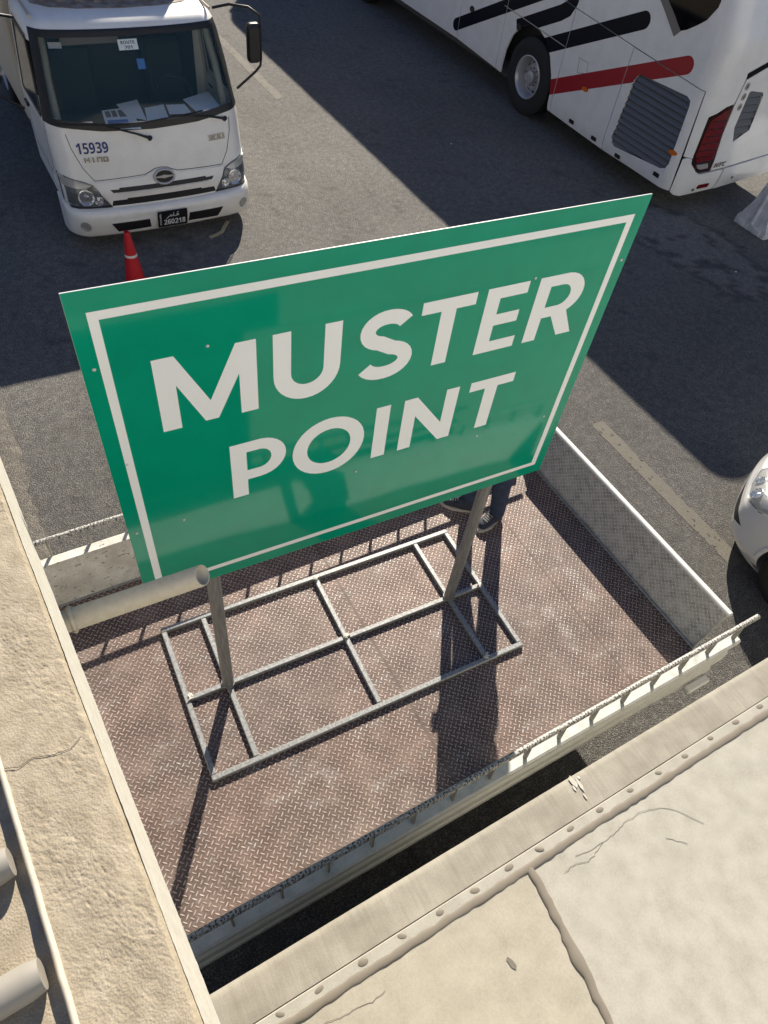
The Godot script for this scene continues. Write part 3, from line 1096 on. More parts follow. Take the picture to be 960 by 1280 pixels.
func lug_mesh(l: float, w: float, h: float) -> ArrayMesh:
	var m := MB.new()
	var top := PackedVector3Array()
	var bot := PackedVector3Array()
	for q in [[-1.0, 0.0], [-0.55, 0.8], [0.0, 1.0], [0.55, 0.8], [1.0, 0.0], [0.55, -0.8], [0.0, -1.0], [-0.55, -0.8]]:
		bot.append(Vector3(q[0] * l / 2, -0.0006, q[1] * w / 2))
		top.append(Vector3(q[0] * l / 2 * 0.90, h, q[1] * w / 2 * 0.68))
	for k in 8:
		var k2 := (k + 1) % 8
		m.quad_out(bot[k], bot[k2], top[k2], top[k], bot[k] + bot[k2] + Vector3(0, 0.004, 0))
	for k in range(1, 7):
		m.tri_out(top[0], top[k], top[k + 1], Vector3.UP)
	return m.done(50)

func multi(called: String, mesh: Mesh, xf: Array[Transform3D], cl: PackedColorArray, m: Material, parent: Node):
	var mm := MultiMesh.new()
	mm.transform_format = MultiMesh.TRANSFORM_3D
	mm.use_colors = true
	mm.mesh = mesh
	mm.instance_count = xf.size()
	for i in xf.size():
		mm.set_instance_transform(i, xf[i])
		mm.set_instance_color(i, cl[i])
	var o := MultiMeshInstance3D.new()
	o.multimesh = mm
	o.material_override = m
	o.name = called
	o.set_meta("kind", "stuff")
	parent.add_child(o)

func side_board(t: Node3D, s: int):
	# s = -1 far side, 1 near side
	var zb := BZ0 if s < 0 else BZ1
	var b := Node3D.new()
	b.name = "side_board" if s < 0 else "side_board_001"
	t.add_child(b)
	var x0 := BX0
	var x1 := 2.13
	var zt := zb + s * 0.055
	var zo := zb + s * 0.125
	if s > 0:
		zo = 1.256
		zt = 1.185
		zb = 1.122
	# cross-section in (z, y), inner face first, then flange, lip and the ribbed outer face
	var sec := pv([zb, 0.0, zt, 0.335, zt + s * 0.006, 0.352, zo - s * 0.012, 0.352, zo, 0.344, zo, 0.305, zo - s * 0.022, 0.29, zo - s * 0.022, 0.20, zo - s * 0.004, 0.18, zo - s * 0.004, 0.09, zo - s * 0.022, 0.07, zo - s * 0.03, -0.03, zo - s * 0.012, -0.045, zo - s * 0.012, -0.10, zb, -0.10])
	var rings := []
	for x in [x0, x1]:
		var r := PackedVector3Array()
		for q in sec:
			r.append(Vector3(x, q.y, q.x))
		rings.append(r)
	var m := MB.new()
	m.loft(rings, true, true, s > 0)
	put("panel", m.done(20), mats.board_paint if s < 0 else mats.clean_board, b)
	var zr := -1.13 if s < 0 else 1.205
	var rail := MB.new()
	rail.tube(PackedVector3Array([Vector3(x0 - 0.02, 0.5, zr), Vector3(x1 + 0.10, 0.5, zr)]), 0.0165, 14)
	put("top_rail", rail.done(40), mats.worn_rail, b)
	var n := 19
	for k in n:
		var x := -1.455 + 0.2325 * k if s < 0 else -1.455 + 0.2365 * k
		if x > x1 + 0.06:
			break
		for side in [0]:
			var pm := MB.new()
			pm.bar(Vector3(x, 0.345, zr + s * 0.012), Vector3(x, 0.495, zr), 0.026, 0.012, 0.002, Vector3(1, 0, 0))
			put("stanchion", pm.done(0), mats.stanchion_grey, b)
	for x in [-1.69, -1.92, -2.15]:
		var pm2 := MB.new()
		pm2.bar(Vector3(x, 0.345, zr + s * 0.012), Vector3(x, 0.495, zr), 0.026, 0.012, 0.002, Vector3(1, 0, 0))
		put("stanchion", pm2.done(0), mats.stanchion_grey, b)
	var hinge := MB.new()
	hinge.tube(PackedVector3Array([Vector3(x0, 0.006, zb - s * 0.006), Vector3(BX1, 0.006, zb - s * 0.006)]), 0.007, 8)
	put("hinge_rod", hinge.done(40), mats.steel, b)

# a wheel with tyre, rim, dark discs for hand holes, and nuts; axis points outwards
func make_wheel(t: Node3D, at: Vector3, r: float, rim_frac: float, width: float, axis: Vector3, dish := 0.12, holes := 8, car := false):
	var w := Node3D.new()
	var nm := "wheel"
	var k0 := 0
	while t.has_node(NodePath(nm)):
		k0 += 1
		nm = "wheel_%03d" % k0
	w.name = nm
	t.add_child(w)
	w.position = at
	var y := axis
	var x := y.cross(Vector3.UP).normalized()
	w.transform.basis = Basis(x, y, x.cross(y))
	var rr := r * rim_frac * 1.28
	var ty := MB.new()
	ty.lathe(PackedVector2Array([Vector2(rr * 0.9, -width), Vector2(r * 0.9, -width), Vector2(r * 0.985, -width * 0.9), Vector2(r, -width * 0.7), Vector2(r, -width * 0.22), Vector2(r * 0.985, -width * 0.1), Vector2(r * 0.93, -0.008), Vector2(r * 0.84, 0.006), Vector2(r * 0.74, 0.004), Vector2(rr + 0.01, -0.012), Vector2(rr - 0.012, -0.02)]), 48)
	put("tyre", ty.done(35), mats.rubber, w)
	var ri := MB.new()
	if car:
		ri.lathe(PackedVector2Array([Vector2(rr * 0.92, -0.11), Vector2(rr * 0.95, -0.02), Vector2(rr + 0.004, -0.008), Vector2(rr + 0.006, -0.016)]), 40)
		for k in 5:
			var a := TAU * k / 5
			var d := Vector3(cos(a), 0, sin(a))
			ri.bar(d * 0.03 + Vector3(0, -0.02, 0), d * rr * 0.97 + Vector3(0, -0.028, 0), 0.05, 0.02, 0.006, Vector3.UP)
		ri.lathe(PackedVector2Array([Vector2(0.055, -0.04), Vector2(0.055, -0.012), Vector2(0.03, -0.004), Vector2(0, -0.003)]), 20)
		put("rim", ri.done(35), mats.alloy, w)
		var dk := MB.new()
		dk.lathe(PackedVector2Array([Vector2(rr * 0.93, -0.10), Vector2(0, -0.10)]), 30)
		put("brake_disc", dk.done(35), mats.badge_grey, w)
	else:
		ri.lathe(PackedVector2Array([Vector2(rr + 0.008, -0.022), Vector2(rr + 0.012, 0.0), Vector2(rr - 0.002, 0.006), Vector2(rr * 0.95, -0.01), Vector2(rr * 0.90, -0.05), Vector2(rr * 0.84, -dish), Vector2(rr * 0.78, -dish * 1.08), Vector2(rr * 0.62, -dish * 0.80), Vector2(rr * 0.52, -dish * 0.72), Vector2(rr * 0.50, -dish * 0.74), Vector2(rr * 0.32, -dish * 0.74), Vector2(rr * 0.30, -dish * 0.35), Vector2(rr * 0.24, -dish * 0.28), Vector2(0, -dish * 0.26)]), 48)
		# lathe lists low to high: turn it round
		put("rim", ri.done(30), mats.alloy, w)
		for k in holes:
			var a := TAU * k / holes
			var hp := MB.new()
			var d := Vector3(cos(a), 0, sin(a))
			var tang := Vector3(-sin(a), 0, cos(a))
			var nrm := Vector3(d.x * 0.5, 1.0, d.z * 0.5).normalized()
			var rad := nrm.cross(tang)
			hp.extrude(ellipse2(Vector2.ZERO, rr * 0.085, rr * 0.062, 14), Transform3D(Basis(tang, rad, tang.cross(rad)), d * rr * 0.70 + Vector3(0, -dish * 0.925, 0)), 0.006)
			put("dark_hole_disc", hp.done(0), mats.chassis, w)  # solid disc on the rim, dark colour standing for a hole's shade
		for k in 10:
			var a2 := TAU * (k + 0.5) / 10
			var nu := MB.new()
			nu.lathe(PackedVector2Array([Vector2(0.013, -dish * 0.75), Vector2(0.013, -dish * 0.75 + 0.03), Vector2(0, -dish * 0.75 + 0.034)]), 6, Transform3D(Basis.IDENTITY, Vector3(cos(a2), 0, sin(a2)) * rr * 0.42))
			put("wheel_nut", nu.done(20), mats.badge_grey, w)

# ---------------------------------------------------------------- the sign on its steel stand
func build_sign():
	var t := thing("muster_sign", "large green sign lettered MUSTER POINT on two posts in a steel floor frame", "sign", Vector3(0, BED, 0), -0.0407)
	var l := 1.044
	var w := 0.516
	var bw := 0.032
	var y := 0.019
	# floor frame: four outer bars mitred by eye, a long middle bar and three cross bars
	var bars := [[-l, -w + bw / 2, l, -w + bw / 2], [-l, w - bw / 2, l, w - bw / 2], [-l + bw / 2, -w + bw + 0.001, -l + bw / 2, w - bw - 0.001], [l - bw / 2, -w + bw + 0.001, l - bw / 2, w - bw - 0.001], [-l + bw + 0.001, 0, -0.022, 0], [0.022, 0, l - bw - 0.001, 0], [0, -w + bw + 0.001, 0, w - bw - 0.001]]
	for x in [-0.779, 0.769]:
		bars.append([x, -w + bw + 0.001, x, -0.0215])
		bars.append([x, 0.0215, x, w - bw - 0.001])
	for b in bars:
		var m := MB.new()
		m.bar(Vector3(b[0], y, b[1]), Vector3(b[2], y, b[3]), bw, bw, 0.004)
		put("frame_bar", m.done(0), mats.steel, t)
	for x in [-0.779, 0.769]:
		var pm := MB.new()
		pm.tube(PackedVector3Array([Vector3(x, 0.044, 0.0), Vector3(x, 2.72, 0.0)]), 0.034, 24)
		put("post", pm.done(40), mats.post_steel, t)
		var wl := MB.new()
		var ring := PackedVector3Array()
		for k in 25:
			var a := TAU * k / 24
			ring.append(Vector3(x + cos(a) * 0.037, 0.045, sin(a) * 0.037))
		wl.tube(ring, 0.005, 6, false)
		put("weld_bead", wl.done(60), mats.steel, t)
	var wn := noise(301, 9.0, 2)
	for q in [[0, 0], [-l + bw, 0], [l - bw, 0], [0.769, w - bw], [0, -w + bw]]:
		for e in 4:
			var wm := MB.new()
			var c := Vector3(q[0] + 0.016 * wn.get_noise_2d(q[0] * 5.0 + e * 3.1, 1), 0.0445, q[1] + 0.02 * wn.get_noise_2d(q[1] * 7.0 + e * 2.3, q[0] * 3.0))
			var d := Vector3(wn.get_noise_1d(e * 4.0 + q[0]), 0, 0.4 + wn.get_noise_1d(e * 9.0)).normalized()
			wm.tube(PackedVector3Array([c - d * 0.02, c - d * 0.008, c + d * 0.006, c + d * 0.02]), PackedFloat32Array([0.002, 0.006, 0.0055, 0.002]), 7)
			put("weld_bead", wm.done(60), mats.weld, t)
	# panel
	var sgn := Node3D.new()
	sgn.name = "panel"
	t.add_child(sgn)
	var zf := 0.0435
	var pm2 := MB.new()
	pm2.box(Vector3(0, 2.02, zf - 0.0040), Vector3(2.176, 1.58, 0.0036))
	put("core_sheet", pm2.done(0), mats.sign_edge, sgn)
	var face := MB.new()
	# very slight oil-canning of the thin sheet
	var wv := noise(302, 0.9, 2)
	var pts := PackedVector3Array()
	for j in 41:
		for i in 57:
			var x := -1.0875 + 2.175 * i / 56.0
			var yy := 1.2305 + 1.579 * j / 40.0
			pts.append(Vector3(x, yy, zf + 0.0012 * wv.get_noise_2d(x, yy)))
	put("face", sheet(pts, PackedColorArray(), 57, 41, Vector3.BACK), mats.sign_green, sgn)
	var on := func(q): return Vector3(q.x, q.y, zf + 0.0012 * wv.get_noise_2d(q.x, q.y))
	var bx := 1.034
	var b0 := 1.298
	var b1 := 2.738
	var bt := 0.030
	for r in [rect2(-bx, b1 - bt, bx, b1), rect2(-bx, b0, bx, b0 + bt * 0.85), rect2(-bx, b0 + bt * 0.85, -bx + bt, b1 - bt), rect2(bx - bt, b0 + bt * 0.85, bx, b1 - bt)]:
		var m3 := MB.new()
		m3.drape(r, on, 0.0008, 0.12)
		put("border", m3.done(0), mats.sign_white, sgn)
	for ch in letter_polys():
		var m4 := MB.new()
		for poly in ch:
			m4.drape(poly, on, 0.0009, 0.12)
		put("letter", m4.done(0), mats.sign_white, sgn)
	for r in [[-1.051, 2.536], [-0.696, 2.536], [0.623, 2.532], [1.063, 2.533], [-1.029, 2.1], [-1.057, 1.71], [-0.868, 1.706], [-0.091, 1.688], [0.559, 1.682], [0.963, 1.68]]:
		var rv := MB.new()
		rv.lathe(PackedVector2Array([Vector2(0.0062, 0), Vector2(0.0055, 0.0018), Vector2(0.003, 0.003), Vector2(0, 0.0033)]), 10, Transform3D(Basis(Vector3.RIGHT, Vector3.BACK, Vector3.DOWN), Vector3(r[0], r[1], zf + 0.0005)))
		put("rivet", rv.done(50), mats.rivet, sgn)
	# fixing rails behind the panel
	for yy in [1.69, 2.53]:
		var fb := MB.new()
		fb.bar(Vector3(-1.06, yy, zf - 0.0485 - 0.02), Vector3(1.06, yy, zf - 0.0485 - 0.02), 0.026, 0.03, 0.003)
		put("fixing_rail", fb.done(0), mats.steel, t)

func letter_polys() -> Array:
	var out := []
	# MUSTER: 2.211 to 2.525, POINT: 1.749 to 2.048
	var y0 := 2.211
	var y1 := 2.525
	var s := 0.066
	out.append([pv([-0.882, y0, -0.882, y1, -0.810, y1, -0.705, 2.305, -0.604, y1, -0.532, y1, -0.532, y0, -0.597, y0, -0.597, 2.395, -0.682, 2.216, -0.730, 2.216, -0.816, 2.405, -0.816, y0])])
	# U
	var u := PackedVector2Array([Vector2(-0.472, y1)])
	u.append_array(arc2(Vector2(-0.341, 2.337), 0.131, 0.131, 180, 360, 18))
	u.append_array(PackedVector2Array([Vector2(-0.210, y1), Vector2(-0.277, y1)]))
	u.append_array(arc2(Vector2(-0.341, 2.337), 0.064, 0.062, 360, 180, 14))
	u.append(Vector2(-0.405, y1))
	out.append([u])
	# S: one stroke along two bowls
	var sp := PackedVector2Array()
	sp.append_array(arc2(Vector2(-0.022, 2.444), 0.080, 0.053, 22, 90, 7))
	sp.append_array(arc2(Vector2(-0.028, 2.440), 0.076, 0.057, 100, 255, 12))
	sp.append_array(arc2(Vector2(-0.014, 2.296), 0.084, 0.058, 76, -90, 13))
	sp.append_array(arc2(Vector2(-0.022, 2.298), 0.088, 0.060, -100, -157, 6))
	out.append([stroke(sp, 0.062)])
	out.append([pv([0.117, y1, 0.357, y1, 0.357, 2.470, 0.271, 2.470, 0.271, y0, 0.204, y0, 0.204, 2.470, 0.117, 2.470])])
	out.append([pv([0.406, y0, 0.406, y1, 0.602, y1, 0.602, 2.472, 0.473, 2.472, 0.473, 2.397, 0.587, 2.397, 0.587, 2.343, 0.473, 2.343, 0.473, 2.265, 0.604, 2.265, 0.604, y0])])
	# R
	var r := PackedVector2Array([Vector2(0.721, y1), Vector2(0.790, y1)])
	r.append_array(arc2(Vector2(0.790, 2.425), 0.115, 0.100, 85, -60, 12))
	r.append_array(PackedVector2Array([Vector2(0.915, y0), Vector2(0.838, y0), Vector2(0.772, 2.322), Vector2(0.721, 2.322), Vector2(0.721, 2.374), Vector2(0.785, 2.374)]))
	r.append_array(arc2(Vector2(0.785, 2.424), 0.052, 0.050, -80, 90, 9))
	r.append(Vector2(0.721, 2.474))
	out.append([rect2(0.655, y0, 0.721, y1), r])
	var p0 := 1.749
	var p1 := 2.048
	var pb := PackedVector2Array([Vector2(-0.590, p1 + 0.006), Vector2(-0.535, p1 + 0.006)])
	pb.append_array(arc2(Vector2(-0.535, 1.948), 0.110, 0.106, 85, -90, 14))
	pb.append_array(PackedVector2Array([Vector2(-0.590, 1.842), Vector2(-0.590, 1.896), Vector2(-0.535, 1.896)]))
	pb.append_array(arc2(Vector2(-0.537, 1.948), 0.050, 0.052, -85, 90, 9))
	pb.append(Vector2(-0.590, 2.0))
	out.append([rect2(-0.655, p0, -0.590, p1 + 0.006), pb])
	var oc := Vector2(-0.233, 1.904)
	var halves := []
	for h in [[90.0, 270.0], [270.0, 450.0]]:
		var o := arc2(oc, 0.163, 0.160, h[0], h[1], 18)
		var oi := arc2(oc, 0.099, 0.099, h[1], h[0], 16)
		o.append_array(oi)
		halves.append(o)
	out.append(halves)
	out.append([rect2(-0.023, p0, 0.043, p1)])
	out.append([pv([0.110, p0, 0.110, p1, 0.172, p1, 0.317, 1.858, 0.317, p1, 0.382, p1, 0.382, p0, 0.320, p0, 0.175, 1.940, 0.175, p0])])
	out.append([pv([0.441, p1, 0.677, p1, 0.677, 1.995, 0.592, 1.995, 0.592, p0, 0.525, p0, 0.525, 1.995, 0.441, 1.995])])
	return out

# ---------------------------------------------------------------- person
# a smooth body from tapered capsules: the zero surface of their blended distance, meshed as surface nets
func body_mesh(bones: Array, cell: float, k: float, pad := 0.05) -> ArrayMesh:
	var lo := Vector3.INF
	var hi := -Vector3.INF
	for b in bones:
		var r: float = max(b[2], b[3])
		for e in [b[0], b[1]]:
			lo = lo.min(e - Vector3.ONE * (r + pad))
			hi = hi.max(e + Vector3.ONE * (r + pad))
	var n := Vector3i(((hi - lo) / cell).ceil()) + Vector3i.ONE
	var f := PackedFloat32Array()
	f.resize(n.x * n.y * n.z)
	f.fill(1.0)
	# fill only near each bone
	for b in bones:
		var r2: float = max(b[2], b[3]) + pad
		var l2: Vector3 = b[0].min(b[1]) - Vector3.ONE * r2
		var h2: Vector3 = b[0].max(b[1]) + Vector3.ONE * r2
		var i0 := Vector3i(((l2 - lo) / cell).floor()).clamp(Vector3i.ZERO, n - Vector3i.ONE)
		var i1 := Vector3i(((h2 - lo) / cell).ceil()).clamp(Vector3i.ZERO, n - Vector3i.ONE)
		var ab: Vector3 = b[1] - b[0]
		var ll: float = max(ab.length_squared(), 1e-9)
		var sq: Vector3 = b[4] if b.size() > 4 else Vector3.ONE
		for z in range(i0.z, i1.z + 1):
			for y in range(i0.y, i1.y + 1):
				for x in range(i0.x, i1.x + 1):
					var p := lo + Vector3(x, y, z) * cell
					var t := clampf((p - b[0]).dot(ab) / ll, 0, 1)
					var d: float = ((p - b[0] - ab * t) / sq).length() - lerpf(b[2], b[3], t)
					var q := (z * n.y + y) * n.x + x
					var o := f[q]
					var h := clampf(0.5 + 0.5 * (o - d) / k, 0, 1)
					f[q] = lerpf(o, d, h) - k * h * (1.0 - h)
	var vid := {}
	var vs := PackedVector3Array()
	var m := MB.new()
	var off := [Vector3i(0, 0, 0), Vector3i(1, 0, 0), Vector3i(0, 1, 0), Vector3i(1, 1, 0), Vector3i(0, 0, 1), Vector3i(1, 0, 1), Vector3i(0, 1, 1), Vector3i(1, 1, 1)]
	var edges := [[0, 1], [2, 3], [4, 5], [6, 7], [0, 2], [1, 3], [4, 6], [5, 7], [0, 4], [1, 5], [2, 6], [3, 7]]
	for z in n.z - 1:
		for y in n.y - 1:
			for x in n.x - 1:
				var base := (z * n.y + y) * n.x + x
				var v := [f[base], f[base + 1], f[base + n.x], f[base + n.x + 1], f[base + n.x * n.y], f[base + n.x * n.y + 1], f[base + n.x * n.y + n.x], f[base + n.x * n.y + n.x + 1]]
				var neg := 0
				for e in v:
					if e < 0: neg += 1
				if neg == 0 or neg == 8:
					continue
				var acc := Vector3.ZERO
				var cnt := 0
				for e in edges:
					var a: float = v[e[0]]
					var bb: float = v[e[1]]
					if (a < 0) != (bb < 0):
						acc += Vector3(off[e[0]]).lerp(Vector3(off[e[1]]), a / (a - bb))
						cnt += 1
				vid[base] = vs.size()
				vs.append(lo + (Vector3(x, y, z) + acc / cnt) * cell)
	var st := [1, n.x, n.x * n.y]
	for z in range(1, n.z - 1):
		for y in range(1, n.y - 1):
			for x in range(1, n.x - 1):
				var base := (z * n.y + y) * n.x + x
				for ax in 3:
					var a: float = f[base]
					var bb: float = f[base + st[ax]]
					if (a < 0) == (bb < 0):
						continue
					var u: int = st[(ax + 1) % 3]
					var w: int = st[(ax + 2) % 3]
					var ids := [base, base - u, base - u - w, base - w]
					var ok := true
					for q in ids:
						if not vid.has(q): ok = false
					if not ok:
						continue
					var out := Vector3.ZERO
					out[ax] = 1.0 if a < 0 else -1.0
					m.quad_out(vs[vid[ids[0]]], vs[vid[ids[1]]], vs[vid[ids[2]]], vs[vid[ids[3]]], out)
	return m.done(75)

func build_person():
	var t := thing("person", "person in dark jeans and grey trainers standing behind the green sign on the truck bed", "person", Vector3(1.35, BED, -0.50))
	# faces towards -x, the foot nearer the viewer a little behind
	var hl := Vector3(0.0, 0.93, 0.085)
	var hr := Vector3(0.0, 0.93, -0.085)
	var kl := Vector3(0.05, 0.50, 0.10)
	var kr := Vector3(-0.04, 0.51, -0.11)
	var al := Vector3(0.125, 0.085, 0.085)
	var ar := Vector3(-0.005, 0.085, -0.10)
	put("jeans", body_mesh([[hl, kl, 0.092, 0.064], [kl, al, 0.066, 0.056], [hr, kr, 0.092, 0.064], [kr, ar, 0.066, 0.056], [Vector3(0, 0.95, -0.05), Vector3(0, 0.95, 0.05), 0.125, 0.125], [Vector3(0, 1.04, -0.04), Vector3(0, 1.04, 0.04), 0.118, 0.118]], 0.016, 0.03), mats.denim, t)
	var sl := Vector3(0.0, 1.47, 0.185)
	var sr := Vector3(0.0, 1.47, -0.185)
	var el := Vector3(-0.03, 1.20, 0.255)
	var er := Vector3(-0.03, 1.20, -0.255)
	var wl := Vector3(-0.16, 1.12, 0.13)
	var wr := Vector3(-0.16, 1.11, -0.13)
	put("shirt", body_mesh([[Vector3(0, 1.02, -0.05), Vector3(0, 1.02, 0.05), 0.128, 0.128], [Vector3(0, 1.2, -0.06), Vector3(0, 1.2, 0.06), 0.115, 0.115], [Vector3(0, 1.36, -0.10), Vector3(0, 1.36, 0.10), 0.118, 0.118], [Vector3(0, 1.44, -0.14), Vector3(0, 1.44, 0.14), 0.07, 0.07], [sl, el, 0.066, 0.052], [sr, er, 0.066, 0.052], [el, el.lerp(wl, 0.75), 0.052, 0.042], [er, er.lerp(wr, 0.75), 0.052, 0.042]], 0.018, 0.03), mats.shirt, t)
	# bare skin: neck, head with its features, forearm ends and hands
	put("head", body_mesh([[Vector3(0, 1.48, 0), Vector3(-0.012, 1.62, 0), 0.055, 0.052], [Vector3(0.012, 1.735, 0), Vector3(0.0, 1.715, 0), 0.088, 0.084, Vector3(1.05, 1.1, 0.86)], [Vector3(-0.035, 1.665, 0), Vector3(-0.05, 1.635, 0), 0.052, 0.036], [Vector3(-0.096, 1.715, 0), Vector3(-0.115, 1.685, 0), 0.008, 0.013], [Vector3(-0.091, 1.652, -0.018), Vector3(-0.091, 1.652, 0.018), 0.007, 0.007], [Vector3(-0.09, 1.638, -0.012), Vector3(-0.09, 1.638, 0.012), 0.008, 0.008], [Vector3(0.012, 1.715, 0.078), Vector3(0.016, 1.685, 0.076), 0.016, 0.012], [Vector3(0.012, 1.715, -0.078), Vector3(0.016, 1.685, -0.076), 0.016, 0.012], [Vector3(-0.088, 1.742, -0.035), Vector3(-0.088, 1.742, 0.035), 0.011, 0.011]], 0.008, 0.012, 0.03), mats.skin, t)
	for s in [-1, 1]:
		var eye := MB.new()
		eye.lathe(PackedVector2Array([Vector2(0.011, -0.002), Vector2(0.009, 0.004), Vector2(0.004, 0.007), Vector2(0, 0.0075)]), 12, Transform3D(Basis(Vector3.BACK, Vector3.LEFT, Vector3.DOWN), Vector3(-0.083, 1.722, s * 0.032)))
		put("eye", eye.done(50), mats.plate_white, t)
	put("hair", body_mesh([[Vector3(0.035, 1.76, 0), Vector3(0.02, 1.78, 0), 0.088, 0.082, Vector3(1.05, 0.95, 0.9)], [Vector3(0.07, 1.70, -0.03), Vector3(0.07, 1.70, 0.03), 0.05, 0.05]], 0.012, 0.03, 0.03), mats.hair, t)
	for hand in [[el, wl, 1.0], [er, wr, -1.0]]:
		var d: Vector3 = (hand[1] - hand[0]).normalized()
		var across: Vector3 = Vector3.UP.cross(d).normalized() * hand[2]
		var palm: Vector3 = hand[1] + d * 0.055
		var thick := d.cross(across).normalized()
		var bones := [[hand[0].lerp(hand[1], 0.7), hand[1], 0.036, 0.027], [hand[1], palm, 0.027, 0.03], [palm - thick * 0.022, palm + thick * 0.022, 0.019, 0.019]]
		var fl := [0.040, 0.046, 0.043, 0.034]
		for i in 4:
			var base: Vector3 = palm + d * 0.028 + thick * (0.030 - 0.020 * i)
			var mid: Vector3 = base + d * fl[i] + across * 0.006
			bones.append([base, mid, 0.0095, 0.0085])
			bones.append([mid, mid + d * fl[i] * 0.6 + across * fl[i] * 0.45, 0.0085, 0.0075])
		bones.append([palm + thick * 0.022 - d * 0.02, palm + thick * 0.052 + d * 0.018, 0.0125, 0.0105])
		bones.append([palm + thick * 0.052 + d * 0.018, palm + thick * 0.056 + d * 0.046, 0.0105, 0.0085])
		put("hand", body_mesh(bones, 0.005, 0.006, 0.015), mats.skin, t)
	# shoes: upper and pale sole, toes towards -x
	for sh in [[Vector3(0.07, 0, 0.095), 0.24], [Vector3(-0.065, 0, -0.13), -0.75]]:
		var f := Node3D.new()
		f.name = "shoe" if not t.has_node("shoe") else "shoe_001"
		t.add_child(f)
		f.position = sh[0]
		f.rotation.y = sh[1]
		var out := PackedVector2Array()
		for k in 28:
			var a := TAU * k / 28
			var x := cos(a)
			var wdt := 0.046 + 0.008 * (1.0 if x < -0.1 else 0.0) - 0.004 * absf(x + 0.2)
			out.append(Vector2(x * 0.145, sin(a) * wdt * (1.0 - 0.18 * maxf(x, 0.0))))
		var so := MB.new()
		so.extrude(out, Transform3D(Basis(Vector3.RIGHT, Vector3.FORWARD, Vector3.UP), Vector3(0, 0.001, 0)), 0.028)
		put("sole", so.done(35), mats.sole, f)
		put("upper", body_mesh([[Vector3(0.09, 0.055, 0), Vector3(0.03, 0.06, 0), 0.042, 0.045], [Vector3(0.03, 0.06, 0), Vector3(-0.09, 0.042, 0), 0.045, 0.034, Vector3(1, 0.9, 1.15)], [Vector3(0.07, 0.07, 0), Vector3(0.07, 0.10, 0), 0.045, 0.045]], 0.009, 0.02, 0.03), mats.shoe, f)
		var lace := MB.new()
		for k in 4:
			var lx := -0.015 - 0.018 * k
			lace.tube(PackedVector3Array([Vector3(lx, 0.094 - k * 0.004, -0.022), Vector3(lx - 0.004, 0.101 - k * 0.004, 0), Vector3(lx, 0.094 - k * 0.004, 0.022)]), 0.003, 6)
		put("lace", lace.done(50), mats.sole, f)

# ---------------------------------------------------------------- lettering on vehicles
func lettering(called: String, s: String, parent: Node, m: Material, xf: Transform3D, w: float, h: float, depth := 0.003, font_names := ["Droid Sans"], weight := 700):
	var f := SystemFont.new()
	f.font_names = PackedStringArray(font_names)
	f.font_weight = weight
	var tm := TextMesh.new()
	tm.text = s
	tm.font = f
	tm.font_size = 64
	tm.pixel_size = 0.01
	tm.depth = 0.02
	var ab := tm.get_aabb()
	var sc := Vector3(w / max(ab.size.x, 0.001), h / max(ab.size.y, 0.001), depth / 0.02)
	var c := ab.position + ab.size * 0.5
	put(called, tm, m, parent, xf * Transform3D(Basis.from_scale(sc), -c * sc))

# squared badge letters drawn as bars in a cell 1 wide and 1 high
func block_letters(called: String, glyphs: Array, parent: Node, xf: Transform3D, w: float, h: float):
	var bars := {
		"H": [[0, 0, 0.24, 1], [0.76, 0, 1, 1], [0.24, 0.4, 0.76, 0.62]],
		"I": [[0.36, 0, 0.64, 1]],
		"N": [[0, 0, 0.24, 1], [0.76, 0, 1, 1], [0.24, 0.76, 0.76, 1]],
		"O": [[0, 0, 0.24, 1], [0.76, 0, 1, 1], [0.24, 0.78, 0.76, 1], [0.24, 0, 0.76, 0.22]],
		"3": [[0.76, 0, 1, 1], [0, 0.78, 0.76, 1], [0.2, 0.4, 0.76, 0.6], [0, 0, 0.76, 0.22]],
	}
	var m := MB.new()
	var step := w / glyphs.size()
	for k in glyphs.size():
		for b in bars[glyphs[k]]:
			var x0 := -w / 2 + step * k
			m.extrude(rect2(x0 + b[0] * step * 0.86, -h / 2 + b[1] * h, x0 + b[2] * step * 0.86, -h / 2 + b[3] * h), xf, 0.010)
	put(called, m.done(0), mats.badge_grey, parent)

func facing(fn: Callable, q: Vector2, t: float) -> Transform3D:
	var a: Vector3 = fn.call(q)
	var u: Vector3 = (fn.call(q + Vector2(0.02, 0)) - fn.call(q - Vector2(0.02, 0))).normalized()
	var v: Vector3 = (fn.call(q + Vector2(0, 0.02)) - fn.call(q - Vector2(0, 0.02))).normalized()
	var n := u.cross(v).normalized()
	return Transform3D(Basis(u, n.cross(u), n), a + n * t)

func patch(called: String, polys: Array, fn: Callable, t: float, m: Material, parent: Node, cell := 0.08, skirt := 0.0, angle := 30.0) -> MeshInstance3D:
	var b := MB.new()
	for p in polys:
		b.drape(p, fn, t, cell, skirt)
	return put(called, b.done(angle), m, parent)

func mirror2(p: PackedVector2Array) -> PackedVector2Array:
	var o := PackedVector2Array()
	for q in p:
		o.append(Vector2(-q.x, q.y))
	o.reverse()
	return o

func interp(xs: Array, ys: Array, x: float) -> float:
	if x <= xs[0]: return ys[0]
	for i in xs.size() - 1:
		if x <= xs[i + 1]:
			return lerpf(ys[i], ys[i + 1], (x - xs[i]) / (xs[i + 1] - xs[i]))
	return ys[ys.size() - 1]

# ---------------------------------------------------------------- light truck facing the viewer
func cab_w(h: float) -> float:
	return interp([0.2, 0.5, 1.3, 2.15, 2.22, 2.275], [1.10, 1.125, 1.125, 1.04, 1.0, 0.92], h)

